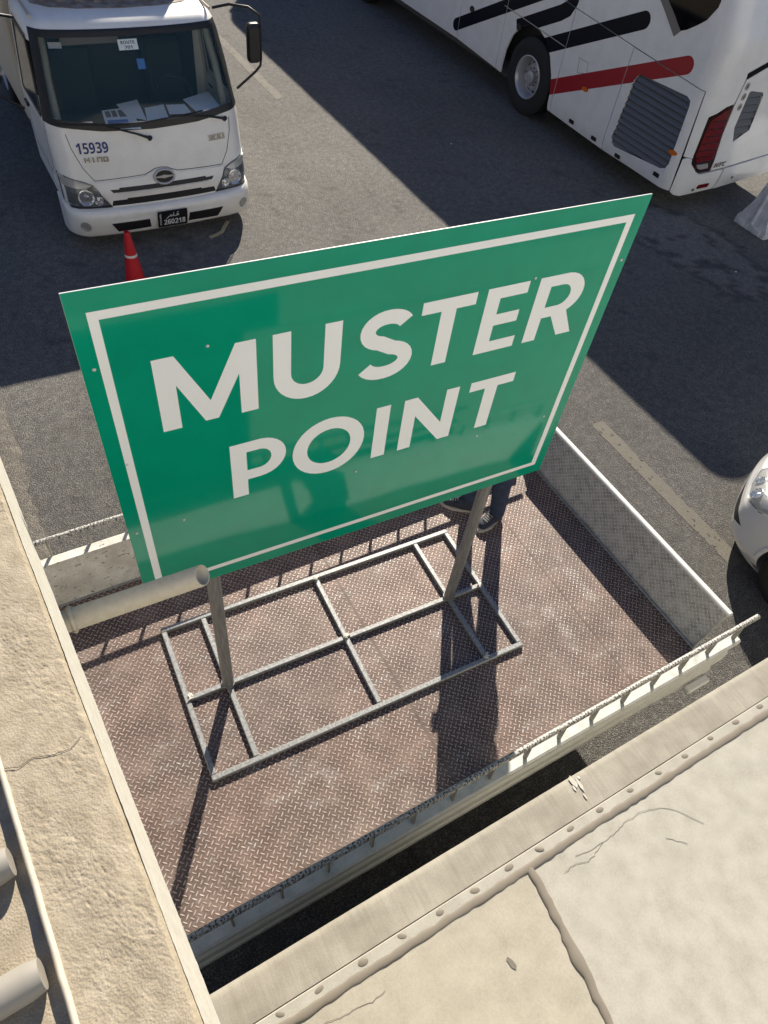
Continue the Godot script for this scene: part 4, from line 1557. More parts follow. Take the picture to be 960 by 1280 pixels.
func cab_front(q: Vector2) -> Vector3:
	var w := cab_w(q.y)
	var u: float = min(absf(q.x) / w, 1.0)
	var z := interp([0.2, 0.3, 0.5, 0.7, 0.76, 1.0, 1.36, 1.75, 2.15, 2.20, 2.24, 2.275], [-0.14, -0.10, -0.06, -0.06, -0.09, -0.14, -0.24, -0.41, -0.60, -0.64, -0.70, -0.82], q.y)
	z -= 0.12 * pow(u, 2.5)
	if u > 0.84:
		var t := (u - 0.84) / 0.16
		z -= 0.20 * (1.0 - sqrt(max(0.0, 1.0 - t * t)))
	return Vector3(clampf(q.x, -w, w), q.y, z)

func bump_front(q: Vector2) -> Vector3:
	var w := 1.15
	var u: float = min(absf(q.x) / w, 1.0)
	var z := interp([0.12, 0.16, 0.22, 0.32, 0.43, 0.48, 0.51, 0.525], [-0.16, -0.07, -0.03, 0.01, 0.03, 0.015, -0.02, -0.08], q.y)
	z -= 0.10 * pow(u, 2.5)
	if u > 0.80:
		var t := (u - 0.80) / 0.20
		z -= 0.26 * (1.0 - sqrt(max(0.0, 1.0 - t * t)))
	return Vector3(clampf(q.x, -w, w), q.y + 0.0, z)

func build_light_truck():
	var t := thing("delivery_truck", "white light truck facing the viewer with papers on the dashboard and fleet number 15939", "truck", Vector3(0.93, 0, -6.5))
	var zb := -1.62
	# cab shell
	var screen := pv([-0.96, 2.11, -1.045, 1.42, -0.5, 1.37, 0, 1.355, 0.5, 1.37, 1.045, 1.42, 0.96, 2.11])
	var hs := []
	var h := 0.50
	while h < 2.26:
		hs.append(h); h += 0.031
	hs.append(2.275)
	var rings := []
	for hh in hs:
		var w := cab_w(hh)
		var r := PackedVector3Array()
		for k in 61:
			var u := -1.0 + 2.0 * k / 60.0
			u = sign(u) * (1.0 - pow(1.0 - absf(u), 1.35))
			r.append(cab_front(Vector2(u * w, hh)))
		var zc := cab_front(Vector2(w, hh)).z
		for k in range(1, 9):
			r.append(Vector3(w, hh, lerpf(zc, zb, k / 8.0)))
		for k in range(0, 8):
			r.append(Vector3(-w, hh, lerpf(zb, zc, k / 8.0)))
		rings.append(r)
	var skip := func(c: Vector3):
		if c.z > -0.95 and Geometry2D.is_point_in_polygon(Vector2(c.x, c.y), screen):
			return true
		# side glass openings and wheel arches
		if absf(c.x) > 0.95 and c.z < -0.62 and c.z > -1.42 and c.y > 1.42 and c.y < 2.05:
			return true
		return false
	var sm := MB.new()
	sm.loft(rings, true, true, true, skip)
	put("cab_shell", sm.done(40), mats.truck_white, t)
	# roof: front band is part of the shell; ribbed dirty panel behind it
	var rf := MB.new()
	rf.extrude(pv([-0.88, zb, 0.88, zb, 0.88, -1.14, 0.72, -0.98, 0.45, -0.90, 0, -0.86, -0.45, -0.90, -0.72, -0.98, -0.88, -1.14]), Transform3D(Basis(Vector3.RIGHT, Vector3.BACK, Vector3.DOWN), Vector3(0, 2.282, 0)), 0.014)
	for k in 9:
		rf.box(Vector3(-0.76 + 0.19 * k, 2.284, (-1.02 - 0.12 * absf(k - 4.0) / 4.0 + zb) / 2), Vector3(0.085, 0.022, absf(zb + 1.02 + 0.12 * absf(k - 4.0) / 4.0)), Basis.IDENTITY, 0.010)
	put("roof_panel", rf.done(20), mats.roof_dirty, t)
	for s in [-1, 1]:
		var gm := MB.new()
		gm.tube(PackedVector3Array([Vector3(s * 0.965, 2.262, -0.78), Vector3(s * 0.965, 2.262, zb)]), 0.016, 8)
		put("drip_rail", gm.done(50), mats.beige_body, t)
	# windscreen surround in black, pane, seams
	var o := pv([-1.005, 2.165, -1.112, 1.37, -0.55, 1.302, 0, 1.285, 0.55, 1.302, 1.112, 1.37, 1.005, 2.165])
	var ii := pv([-0.945, 2.105, -1.035, 1.43, -0.52, 1.372, 0, 1.357, 0.52, 1.372, 1.035, 1.43, 0.945, 2.105])
	var fm := MB.new()
	for k in 7:
		var k2 := (k + 1) % 7
		fm.drape(PackedVector2Array([o[k], o[k2], ii[k2], ii[k]]), cab_front, 0.009, 0.06, 0.004)
	put("screen_surround", fm.done(30), mats.black_plastic, t)
	patch("windscreen", [ii], cab_front, 0.005, mats.pane, t, 0.10, -0.004)
	for seam in [[-0.95, 1.29, -0.93, 1.15, -0.86, 0.95, -0.77, 0.815, -0.20, 0.835, -0.13, 0.86, -0.07, 0.885, 0.0, 0.892, 0.07, 0.885, 0.13, 0.86, 0.20, 0.835, 0.77, 0.815, 0.86, 0.95, 0.93, 1.15, 0.95, 1.29]]:
		var sp0 := pv(seam)
		var hm0 := MB.new()
		for k in sp0.size() - 1:
			hm0.drape(stroke(PackedVector2Array([sp0[k], sp0[k + 1]]), 0.008), cab_front, 0.0012 + 0.0001 * k, 0.07)
		put("hood_seam", hm0.done(0), mats.gap_black, t)
	# lower front: panel with two flat black sheets, the shade inside slots as colour
	patch("grille_panel", [pv([-0.80, 0.795, -0.62, 0.50, 0.62, 0.50, 0.80, 0.795, 0.21, 0.818, 0.14, 0.85, 0.07, 0.872, 0, 0.878, -0.07, 0.872, -0.14, 0.85, -0.21, 0.818])], cab_front, 0.016, mats.truck_white, t, 0.08)
	patch("dark_slot_sheet", [pv([-0.63, 0.715, -0.53, 0.712, -0.52, 0.728, 0.52, 0.728, 0.53, 0.712, 0.63, 0.715, 0.60, 0.688, -0.60, 0.688])], cab_front, 0.0185, mats.black_plastic, t, 0.08)
	patch("dark_slot_sheet", [pv([-0.62, 0.595, -0.46, 0.598, -0.45, 0.612, 0.45, 0.612, 0.46, 0.598, 0.62, 0.595, 0.64, 0.535, -0.64, 0.535])], cab_front, 0.0185, mats.black_plastic, t, 0.08)
	patch("grille_lip", [pv([-0.55, 0.682, 0.55, 0.682, 0.50, 0.665, -0.50, 0.665])], cab_front, 0.030, mats.truck_white, t, 0.08)
	# oval badge: ring, dark field, bright bar
	var ex := facing(cab_front, Vector2(0.02, 0.795), 0.024)
	var em := MB.new()
	var ep := PackedVector3Array()
	for k in 33:
		ep.append(ex * Vector3(cos(TAU * k / 32) * 0.118, sin(TAU * k / 32) * 0.078, 0.008))
	em.tube(ep, 0.013, 8, false)
	var emblem := put("emblem_ring", em.done(50), mats.alloy, t)
	var ef := MB.new()
	ef.extrude(ellipse2(Vector2.ZERO, 0.112, 0.072, 24), ex, 0.006)
	put("emblem_field", ef.done(0), mats.plate_black, t)
	var eb := MB.new()
	eb.extrude(pv([-0.105, 0.006, -0.03, 0.013, 0.0, 0.020, 0.03, 0.013, 0.105, 0.006, 0.105, -0.006, 0.03, -0.013, 0.0, -0.020, -0.03, -0.013, -0.105, -0.006]), ex, 0.012)
	put("emblem_bar", eb.done(0), mats.silver, t)
	lettering("fleet_number", "15939", t, mats.blue_print, facing(cab_front, Vector2(-0.71, 1.15), 0.006), 0.34, 0.115)
	block_letters("maker_badge", ["H", "I", "N", "O"], t, facing(cab_front, Vector2(-0.69, 1.035), 0.006), 0.27, 0.052)
	block_letters("model_badge", ["3", "O", "O"], t, facing(cab_front, Vector2(0.75, 1.115), 0.006), 0.22, 0.06)
	# headlamps
	for s in [-1.0, 1.0]:
		var lp := pv([-1.124, 0.875, -1.05, 0.86, -0.90, 0.82, -0.80, 0.775, -0.73, 0.66, -0.665, 0.565, -0.80, 0.55, -1.124, 0.565])
		var up := pv([-1.12, 0.862, -1.04, 0.845, -0.90, 0.805, -0.815, 0.765, -0.90, 0.735, -1.10, 0.76])
		var un := pv([-1.135, 0.56, -0.66, 0.56, -0.60, 0.50, -1.135, 0.50])
		if s > 0:
			lp = mirror2(lp); up = mirror2(up); un = mirror2(un)
		var hl := Node3D.new()
		hl.name = "headlamp" if s < 0 else "headlamp_001"
		t.add_child(hl)
		patch("housing", [lp], cab_front, 0.004, mats.black_plastic, hl, 0.06)
		patch("indicator_reflector", [up], cab_front, 0.010, mats.silver, hl, 0.06)
		for b in [[0.905, 0.655, 0.088], [0.775, 0.612, 0.05]]:
			var bx := facing(cab_front, Vector2(b[0] * s, b[1]), -0.03)
			var bm := MB.new()
			var r0: float = b[2]
			bm.lathe(PackedVector2Array([Vector2(r0 * 1.06, 0.02), Vector2(r0 * 1.06, 0.058), Vector2(r0, 0.060), Vector2(r0 * 0.82, 0.040), Vector2(r0 * 0.5, 0.036), Vector2(r0 * 0.36, 0.038), Vector2(r0 * 0.30, 0.055), Vector2(0, 0.060)]), 18, bx * Transform3D(Basis(Vector3.RIGHT, Vector3.BACK, Vector3.DOWN), Vector3.ZERO))
			put("reflector", bm.done(25), mats.chrome, hl)
		patch("lens", [lp], cab_front, 0.040, mats.lens, hl, 0.08, 0.0)
		patch("under_trim", [un], cab_front, 0.014, mats.black_plastic, t, 0.08)
	# bumper
	var br := []
	for hh in [0.12, 0.14, 0.17, 0.20, 0.26, 0.33, 0.40, 0.44, 0.465, 0.485, 0.50, 0.51, 0.518, 0.525]:
		var r2 := PackedVector3Array()
		for k in 57:
			var u2 := -1.0 + 2.0 * k / 56.0
			u2 = sign(u2) * (1.0 - pow(1.0 - absf(u2), 1.4))
			r2.append(bump_front(Vector2(u2 * 1.15, hh)))
		r2.append(Vector3(1.15, hh, -0.62))
		r2.append(Vector3(-1.15, hh, -0.62))
		br.append(r2)
	var bmm := MB.new()
	bmm.loft(br, true, true, true)
	put("bumper", bmm.done(40), mats.truck_white, t)
	for s in [-1.0, 1.0]:
		var dk := pv([-0.70, 0.355, -0.25, 0.360, -0.235, 0.24, -0.63, 0.225])
		var lip := pv([-0.735, 0.375, -0.235, 0.380, -0.22, 0.222, -0.645, 0.205])
		if s > 0:
			dk = mirror2(dk); lip = mirror2(lip)
		patch("duct_lip", [lip], bump_front, 0.006, mats.truck_white, t, 0.08)
		patch("dark_duct_sheet", [dk], bump_front, 0.0085, mats.black_plastic, t, 0.08)  # flat sheet on the bumper, the opening's shade put into its black
		var fx := facing(bump_front, Vector2(s * 0.99, 0.335), 0.0)
		var fg := MB.new()
		fg.lathe(PackedVector2Array([Vector2(0.062, 0.0), Vector2(0.062, 0.008), Vector2(0.052, 0.010), Vector2(0.046, 0.002), Vector2(0.030, -0.001), Vector2(0, 0.001)]), 20, fx * Transform3D(Basis(Vector3.RIGHT, Vector3.BACK, Vector3.DOWN), Vector3.ZERO))
		put("fog_lamp", fg.done(30), mats.silver, t)
	# number plate
	var px := facing(bump_front, Vector2(0.03, 0.33), 0.012)
	var pl := Node3D.new()
	pl.name = "number_plate"
	t.add_child(pl)
	var pm := MB.new()
	pm.extrude(rect2(-0.185, -0.115, 0.185, 0.115, 0.015), px, 0.006)
	put("plate", pm.done(0), mats.plate_black, pl)
	lettering("digits", "260218", pl, mats.plate_white, px * Transform3D(Basis.IDENTITY, Vector3(0.022, -0.045, 0.0075)), 0.27, 0.075, 0.002)
	lettering("country", "QATAR", pl, mats.plate_white, px * Transform3D(Basis(Vector3.DOWN, Vector3.RIGHT, Vector3.BACK), Vector3(-0.155, 0.0, 0.0075)), 0.17, 0.022, 0.002)
	# the word in Arabic script above the digits, drawn as pen strokes
	var ar := MB.new()
	for st in [pv([0.075, 0.035, 0.070, 0.062, 0.055, 0.066, 0.052, 0.048, 0.068, 0.042, 0.052, 0.036, 0.030, 0.036]), pv([0.030, 0.036, 0.004, 0.036, -0.006, 0.046, -0.020, 0.056, -0.034, 0.050, -0.030, 0.038, -0.008, 0.034]), pv([0.012, 0.040, 0.012, 0.085]), pv([-0.034, 0.036, -0.052, 0.036, -0.058, 0.026, -0.066, 0.014, -0.082, 0.008])]:
		for k in st.size() - 1:
			ar.extrude(stroke(PackedVector2Array([st[k], st[k + 1]]), 0.008), px * Transform3D(Basis.IDENTITY, Vector3(0, 0, 0.0062 + 0.0002 * k)), 0.0014)
	for d in [[0.058, 0.085], [0.074, 0.085]]:
		ar.extrude(ellipse2(Vector2(d[0], d[1]), 0.005, 0.005, 8), px * Transform3D(Basis.IDENTITY, Vector3(0, 0, 0.0062)), 0.0014)
	put("script", ar.done(0), mats.plate_white, pl)
	# wipers
	for w in [[-0.06, 1.20, -0.50, 1.35, -1.0, 1.385, -0.25, 1.345], [0.88, 1.285, 0.40, 1.375, -0.10, 1.355, 0.62, 1.395]]:
		var wi := Node3D.new()
		wi.name = "wiper" if not t.has_node("wiper") else "wiper_001"
		t.add_child(wi)
		var p0: Vector3 = at_front(Vector2(w[0], w[1]), 0.035)
		var p1: Vector3 = at_front(Vector2(w[2], w[3]), 0.045)
		var am := MB.new()
		am.tube(PackedVector3Array([p0, p0.lerp(p1, 0.3) + Vector3(0, 0.012, 0.012), p1]), PackedFloat32Array([0.017, 0.012, 0.008]), 8)
		am.tube(PackedVector3Array([p0 + Vector3(0, -0.02, -0.03), p0 + Vector3(0, 0.012, 0.012)]), 0.024, 10)
		put("arm", am.done(50), mats.black_plastic, wi)
		var bl := MB.new()
		var bp := PackedVector3Array()
		for k in 9:
			bp.append(at_front(Vector2(lerpf(w[4], w[6], k / 8.0), lerpf(w[5], w[7], k / 8.0)), 0.022))
		bl.tube(bp, 0.008, 6)
		put("blade", bl.done(50), mats.black_plastic, wi)
	# mirrors on hooped arms
	for s in [-1.0, 1.0]:
		var mi := Node3D.new()
		mi.name = "mirror" if s < 0 else "mirror_001"
		t.add_child(mi)
		var arm := MB.new()
		arm.tube(PackedVector3Array([Vector3(s * 0.98, 2.29, -0.70), Vector3(s * 1.12, 2.36, -0.55), Vector3(s * 1.30, 2.36, -0.43), Vector3(s * 1.415, 2.29, -0.39), Vector3(s * 1.425, 2.18, -0.385), Vector3(s * 1.425, 1.86, -0.385), Vector3(s * 1.415, 1.78, -0.39), Vector3(s * 1.36, 1.72, -0.40), Vector3(s * 1.12, 1.545, -0.42)]), 0.0145, 10)
		put("arm", arm.done(60), mats.black_plastic, mi)
		if s < 0:
			mi.position.x = -0.16
		var hd := MB.new()
		var mr := []
		for st in [[-0.035, 0.80], [-0.028, 0.95], [0.0, 1.0], [0.035, 0.97], [0.055, 0.80]]:
			var rr := PackedVector3Array()
			for q in rect2(-0.075 * st[1], -0.205 * st[1], 0.075 * st[1], 0.205 * st[1], 0.04 * st[1], 4):
				rr.append(Vector3(s * 1.335 + q.x, 2.02 + q.y, -0.40 + st[0]))
			mr.append(rr)
		hd.loft(mr, true, true)
		put("housing", hd.done(40), mats.black_plastic, mi)
		var gm2 := MB.new()
		gm2.box(Vector3(s * 1.335, 2.02, -0.4365), Vector3(0.11, 0.31, 0.003))
		put("mirror_glass", gm2.done(0), mats.chrome, mi)
	# doors: seam, glass, handle
	for s in [-1.0, 1.0]:
		var side := func(q: Vector2): return Vector3(-cab_w(q.y), q.y, q.x) if s < 0 else Vector3(cab_w(q.y), q.y, -q.x)
		var wp := pv([-1.46, 1.38, -0.58, 1.40, -0.70, 1.75, -0.86, 2.05, -1.46, 2.06])
		if s > 0: wp = mirror2(wp)
		var d := Node3D.new()
		d.name = "door" if s < 0 else "door_001"
		t.add_child(d)
		patch("window", [wp], side, 0.006, mats.coach_glass, d, 0.1, 0.003)
		var fr := MB.new()
		for k in wp.size():
			fr.drape(stroke(PackedVector2Array([wp[k], wp[(k + 1) % wp.size()]]), 0.045), side, 0.009 + 0.0003 * k, 0.2, 0.004)
		put("window_frame", fr.done(0), mats.black_plastic, d)
		var sp := pv([-1.50, 0.75, -1.50, 2.09, -0.84, 2.09, -0.56, 1.45, -0.50, 1.38, -0.50, 0.95, -0.62, 0.75])
		if s > 0: sp = mirror2(sp)
		for k in sp.size():
			patch("seam", [stroke(PackedVector2Array([sp[k], sp[(k + 1) % sp.size()]]), 0.008)], side, 0.0014 + 0.0001 * k, mats.gap_black, d, 0.3)
		var hm := MB.new()
		hm.box(side.call(Vector2(-1.40 if s < 0 else 1.40, 1.22)) + Vector3(s * 0.012, 0, 0), Vector3(0.03, 0.04, 0.16), Basis.IDENTITY, 0.008)
		put("handle", hm.done(0), mats.black_plastic, d)
	# inside the cab
	var inn := MB.new()
	inn.box(Vector3(0, 1.4, zb + 0.02), Vector3(2.0, 1.66, 0.04))
	inn.box(Vector3(0, 0.72, -0.9), Vector3(2.1, 0.12, 1.3))
	inn.box(Vector3(0, 2.235, -1.3), Vector3(1.5, 0.02, 0.6))
	put("cab_lining", inn.done(0), mats.interior, t)
	var dash := MB.new()
	dash.extrude(pv([-0.36, 0.80, -0.95, 0.80, -0.95, 1.20, -0.90, 1.30, -0.80, 1.31, -0.36, 1.31]), Transform3D(Basis(Vector3.BACK, Vector3.UP, Vector3.LEFT), Vector3(0.90, 0, 0)), 1.80)
	put("dashboard", dash.done(0), mats.interior, t)
	for x in [-0.55, 0.55]:
		var st := Node3D.new()
		st.name = "seat" if x < 0 else "seat_001"
		t.add_child(st)
		var c1 := MB.new()
		c1.box(Vector3(x, 0.98, -1.15), Vector3(0.52, 0.16, 0.5), Basis.IDENTITY, 0.05)
		put("cushion", c1.done(30), mats.interior, st)
		var c2 := MB.new()
		c2.box(Vector3(x, 1.42, -1.42), Vector3(0.50, 0.72, 0.14), Basis(Vector3.RIGHT, -0.15), 0.05)
		put("backrest", c2.done(30), mats.interior, st)
	var sw := MB.new()
	var swp := PackedVector3Array()
	for k in 29:
		var a := TAU * k / 28
		swp.append(Vector3(0.52, 1.36, -1.0) + Basis(Vector3.RIGHT, 0.55) * Vector3(cos(a) * 0.21, 0.0, sin(a) * 0.21))
	sw.tube(swp, 0.016, 8, false)
	put("steering_wheel", sw.done(60), mats.black_plastic, t)
	for s in [-1.0, 1.0]:
		var pil := MB.new()
		pil.tube(PackedVector3Array([Vector3(s * 0.97, 1.34, -0.50), Vector3(s * 0.95, 1.75, -0.66), Vector3(s * 0.90, 2.1, -0.82), Vector3(s * 0.86, 2.22, -1.0)]), 0.045, 8)
		put("pillar_trim", pil.done(60), mats.interior_pale, t)
	var vis := MB.new()
	vis.box(Vector3(-0.42, 2.05, -0.74), Vector3(0.62, 0.14, 0.02), Basis(Vector3.RIGHT, 0.45), 0.006)
	put("sun_visor", vis.done(0), mats.trim_grey, t)
	# papers on the dashboard and cards in the screen
	var pp := [[-0.43, -0.74, -0.10, -0.755, -0.14, -0.17, -0.50, -0.26], [-0.23, -0.85, 0.04, -0.93, -0.02, -0.36, -0.20, -0.5], [0.05, -0.67, 0.29, -0.71, 0.23, -0.32, -0.04, -0.25], [0.31, -0.68, 0.53, -0.65, 0.53, -0.38, 0.27, -0.42], [0.55, -0.77, 0.93, -0.93, 0.92, -0.48, 0.59, -0.36]]
	for k in pp.size():
		var m := MB.new()
		var poly := pv(pp[k])
		var yy := 1.318 + 0.006 * k
		m.extrude(poly, Transform3D(Basis(Vector3.RIGHT, Vector3.BACK, Vector3.DOWN), Vector3(0, yy, 0)), 0.002)
		put("paper", m.done(0), mats.paper, t)
		if k == 0:
			for pr in [[0.08, 0.55, 0.72, 0.92, "paper_blue"], [0.52, 0.08, 0.92, 0.42, "paper_dark"], [0.08, 0.08, 0.25, 0.40, "paper_dark"], [0.30, 0.08, 0.46, 0.40, "paper_dark"]]:
				var im := MB.new()
				var pa := PackedVector2Array()
				for q in [[pr[0], pr[1]], [pr[2], pr[1]], [pr[2], pr[3]], [pr[0], pr[3]]]:
					var top: Vector2 = poly[0].lerp(poly[1], q[0])
					var bot: Vector2 = poly[3].lerp(poly[2], q[0])
					pa.append(top.lerp(bot, q[1]))
				im.extrude(pa, Transform3D(Basis(Vector3.RIGHT, Vector3.BACK, Vector3.DOWN), Vector3(0, yy + 0.0012, 0)), 0.0006)
				put("printed_picture", im.done(0), mats[pr[4]], t)
	var rx := facing(cab_front, Vector2(-0.055, 2.035), -0.02)
	var cd := Node3D.new()
	cd.name = "route_card"
	t.add_child(cd)
	var cm := MB.new()
	cm.extrude(rect2(-0.105, -0.05, 0.105, 0.05), rx, 0.002)
	put("card", cm.done(0), mats.paper, cd)
	lettering("print", "ROUTE", cd, mats.plate_black, rx * Transform3D(Basis.IDENTITY, Vector3(0, 0.02, 0.003)), 0.15, 0.03, 0.001)
	lettering("print", "701", cd, mats.plate_black, rx * Transform3D(Basis.IDENTITY, Vector3(0, -0.025, 0.003)), 0.085, 0.03, 0.001)
	patch("permit_sticker", [rect2(-0.005, 1.82, 0.08, 1.91)], cab_front, -0.02, mats.paper_blue, t, 0.1)
	patch("screen_sticker", [rect2(-0.87, 2.02, -0.74, 2.07)], cab_front, -0.02, mats.silver, t, 0.1)
	# cargo box, chassis and wheels
	var bx := MB.new()
	bx.box(Vector3(0, 1.98, -4.1), Vector3(2.26, 2.2, 4.8), Basis.IDENTITY, 0.03)
	put("cargo_box", bx.done(0), mats.beige_body, t)
	var ch := MB.new()
	ch.box(Vector3(0, 0.68, -3.4), Vector3(0.9, 0.22, 6.0))
	ch.box(Vector3(0, 0.45, -0.75), Vector3(1.7, 0.3, 0.7))
	put("chassis", ch.done(0), mats.chassis, t)
	for s in [-1, 1]:
		make_wheel(t, Vector3(s * 0.98, 0.40, -1.02), 0.40, 0.42, 0.22, Vector3(s, 0, 0))
		make_wheel(t, Vector3(s * 1.02, 0.40, -4.6), 0.40, 0.42, 0.24, Vector3(s, 0, 0))

func at_front(q: Vector2, t: float) -> Vector3:
	return MB.new().at_surface(cab_front, q, t)[0]

# ---------------------------------------------------------------- coach
# above the hatch the tail leans forward
func rake(v: Vector3) -> Vector3:
	return v - Vector3(0, 0, 0.30 * maxf(0.0, v.y - 2.35) * clampf((v.z + 3.0) / 2.5, 0.0, 1.0))

func coach_skin(q: Vector2) -> Vector3:
	return rake(coach_form(q))

func coach_form(q: Vector2) -> Vector3:
	# q.x runs back along the side (below 0), round the corner and across the rear; q.y is height. Local to the near rear corner.
	var inset := 0.0
	if q.y < 0.55:
		inset = 0.05 * pow((0.55 - q.y) / 0.3, 2)
	elif q.y > 2.0:
		inset = 0.010 * (q.y - 2.0)
	if q.y > 3.85:
		inset += 0.4 * (1.0 - sqrt(max(0.0, 1.0 - pow((q.y - 3.85) / 0.6, 2))))
	var r := 0.3
	if q.x < 0.0:
		return Vector3(inset, q.y, -0.3 + q.x)
	if q.x < 0.471:
		var a := q.x / r
		return Vector3(r - (r - inset) * cos(a), q.y, -0.3 + (r - inset) * sin(a))
	return Vector3(r + q.x - 0.471, q.y, -inset)

func build_coach():
	var t := thing("coach", "white coach with navy and red stripes seen from its rear corner", "coach", Vector3(8.05, 0, -4.85))
	var length := 14.6
	var width := 2.6
	# dark structure behind the skin
	var core := MB.new()
	var rings := []
	for h in [0.42, 0.7, 1.2, 2.0, 3.3, 3.8, 4.1, 4.3]:
		var r := PackedVector3Array()
		var ins: float = 0.05 + (0.010 * (h - 2.0) if h > 2.0 else 0.0)
		if h > 3.85:
			ins += 0.4 * (1.0 - sqrt(max(0.0, 1.0 - pow((h - 3.85) / 0.6, 2))))
		for p in rect2(0.45 + ins - 0.05, -length + ins, width - ins, -ins, 0.28, 6):
			r.append(rake(Vector3(p.x, h, p.y)))
		rings.append(r)
	var arch_skip := func(c: Vector3): return c.x < 0.3 and c.y < 1.32 and absf(c.z + 3.81) < 0.8
	core.loft(rings, true, true, false, arch_skip)
	put("structure_core", core.done(40), mats.gap_black, t)
	var rv := MB.new()
	var rr := []
	for h in [3.85, 4.0, 4.15, 4.28, 4.38, 4.43, 4.45]:
		var r2 := PackedVector3Array()
		var ins2: float = 0.02 + 0.4 * (1.0 - sqrt(max(0.0, 1.0 - pow((h - 3.85) / 0.61, 2)))) if h > 3.85 else 0.02
		for p in rect2(ins2, -length + ins2, width - ins2, -ins2, 0.28, 6):
			r2.append(rake(Vector3(p.x, h, p.y)))
		rr.append(r2)
	rv.loft(rr, true, true, false)
	put("roof", rv.done(50), mats.coach_white, t)
	# far side and front, unseen from here but closed
	var os := MB.new()
	os.box(Vector3(width - 0.02, 2.1, -length / 2), Vector3(0.05, 3.3, length - 2.0))
	os.box(Vector3(width / 2, 2.1, -length + 0.03), Vector3(width - 0.5, 3.3, 0.06))
	put("far_side", os.done(0), mats.coach_white, t)
	var fn := coach_skin
	var cell := 0.12
	# s = z + 5.15 of the photograph's survey
	var arch := pv([-4.25, 0.0, -4.245, 0.55, -4.22, 0.80, -4.12, 1.05, -3.95, 1.24, -3.72, 1.34, -3.45, 1.345, -3.22, 1.25, -3.04, 1.08, -2.90, 0.85, -2.82, 0.60, -2.79, 0.0])
	var panels := []
	panels.append(pv([-14.2, 0.50, -5.752, 0.50, -5.752, 2.02, -14.2, 2.12]))
	panels.append(pv([-5.738, 0.50, -4.412, 0.44, -4.412, 1.97, -5.738, 2.02]))
	for q in cut(pv([-4.398, 0.44, -2.737, 0.34, -2.737, 1.853, -4.398, 1.967]), arch):
		panels.append(q)
	panels.append(pv([-2.723, 0.34, -1.337, 0.31, -1.337, 1.775, -2.723, 1.850]))
	var last := pv([-1.323, 0.31, -0.6, 0.33, 0.215, 0.34, 0.135, 1.705, -1.323, 1.772])
	var grille := pv([-1.07, 1.50, -0.99, 1.52, -0.10, 1.57, -0.02, 1.54, 0.0, 1.48, 0.05, 0.70, 0.02, 0.62, -0.06, 0.585, -1.08, 0.47, -1.16, 0.50, -1.18, 0.56, -1.13, 1.40])
	var lastp := []
	for half in [rect2(-2.0, 0.0, -0.6, 2.5), rect2(-0.6, 0.0, 0.6, 2.5)]:
		for q in common(last, half):
			for q2 in cut(q, grille):
				lastp.append(q2)
	# bumper corner and rear bumper
	var corner := pv([0.228, 0.34, 0.30, 0.30, 0.44, 0.28, 1.135, 0.30, 1.145, 0.55, 1.12, 0.615, 0.85, 0.60, 0.62, 0.60, 0.50, 0.66, 0.36, 0.78, 0.34, 0.845, 0.27, 0.855, 0.214, 0.82])
	var rbump := pv([1.149, 0.30, 2.4, 0.42, 2.4, 0.73, 2.1, 0.71, 1.15, 0.62, 1.159, 0.55])
	for p in panels:
		patch("side_panel", [p], fn, 0.0, mats.coach_white, t, cell, 0.03)
	patch("engine_panel", lastp, fn, 0.0, mats.coach_white, t, cell, 0.03)
	patch("bumper_corner", [corner], fn, 0.012, mats.coach_white, t, 0.07, 0.04)
	patch("rear_bumper", [rbump], fn, 0.02, mats.coach_white, t, 0.1, 0.05)
	# upper skin wraps the corner to the tail
	var upper := pv([-14.2, 2.125, -4.4, 1.977, -2.73, 1.862, -1.33, 1.786, 0.146, 1.715, 0.208, 0.862, 0.27, 0.862, 0.35, 0.85, 0.33, 1.2, 0.32, 1.42, 0.42, 1.47, 0.57, 1.545, 0.70, 1.57, 0.715, 1.89, 0.70, 1.96, 1.02, 2.075, 2.4, 2.35, 2.4, 3.92, -14.2, 3.92])
	patch("upper_skin", [upper], fn, 0.0, mats.coach_white, t, 0.14, 0.03)
	# tailgate with a black line above
	var hatch := pv([0.86, 0.625, 1.12, 0.635, 2.4, 0.745, 2.4, 2.30, 1.05, 2.00, 0.735, 1.875, 0.725, 1.56, 0.76, 1.15, 0.84, 0.80])
	var vent := pv([0.92, 1.70, 0.95, 1.72, 1.22, 1.68, 1.265, 1.64, 1.33, 1.16, 1.07, 1.02, 0.95, 1.23])
	var hp := []
	for half in [rect2(0.0, 0.0, 1.12, 3.0), rect2(1.12, 0.0, 3.0, 3.0)]:
		for q in common(hatch, half):
			for q2 in cut(q, vent):
				hp.append(q2)
	patch("engine_hatch", hp, fn, 0.004, mats.coach_white, t, 0.12, 0.03)
	patch("black_band", [pv([0.72, 1.885, 0.715, 1.945, 1.03, 2.06, 2.4, 2.34, 2.4, 2.30, 1.05, 2.005])], fn, 0.006, mats.coach_glass, t, 0.1)
	# stripes painted on the panels
	var bands := []
	bands.append([stroke(pv([-5.83, 0.70, -2.2, 2.51]), 0.20, true, false), "navy"])
	bands.append([stroke(pv([-4.05, 1.20, -3.05, 1.70, -2.90, 1.80, -2.83, 1.93, -2.81, 2.10, -2.85, 2.6]), 0.22, false, true), "navy"])
	bands.append([stroke(pv([-3.35, 1.12, -1.31, 2.12]), 0.225, false, true), "navy"])
	bands.append([stroke(pv([-2.95, 0.64, -0.30, 1.89]), 0.225, false, true), "red_paint"])
	var tiles := panels.duplicate()
	tiles.append_array(lastp)
	tiles.append(upper)
	for b in bands:
		var bits := []
		for p in tiles:
			for q in common(b[0], p):
				for q2 in cut(q, arch):
					bits.append(q2)
		patch("stripe", bits, fn, 0.0025, mats[b[1]], t, cell)
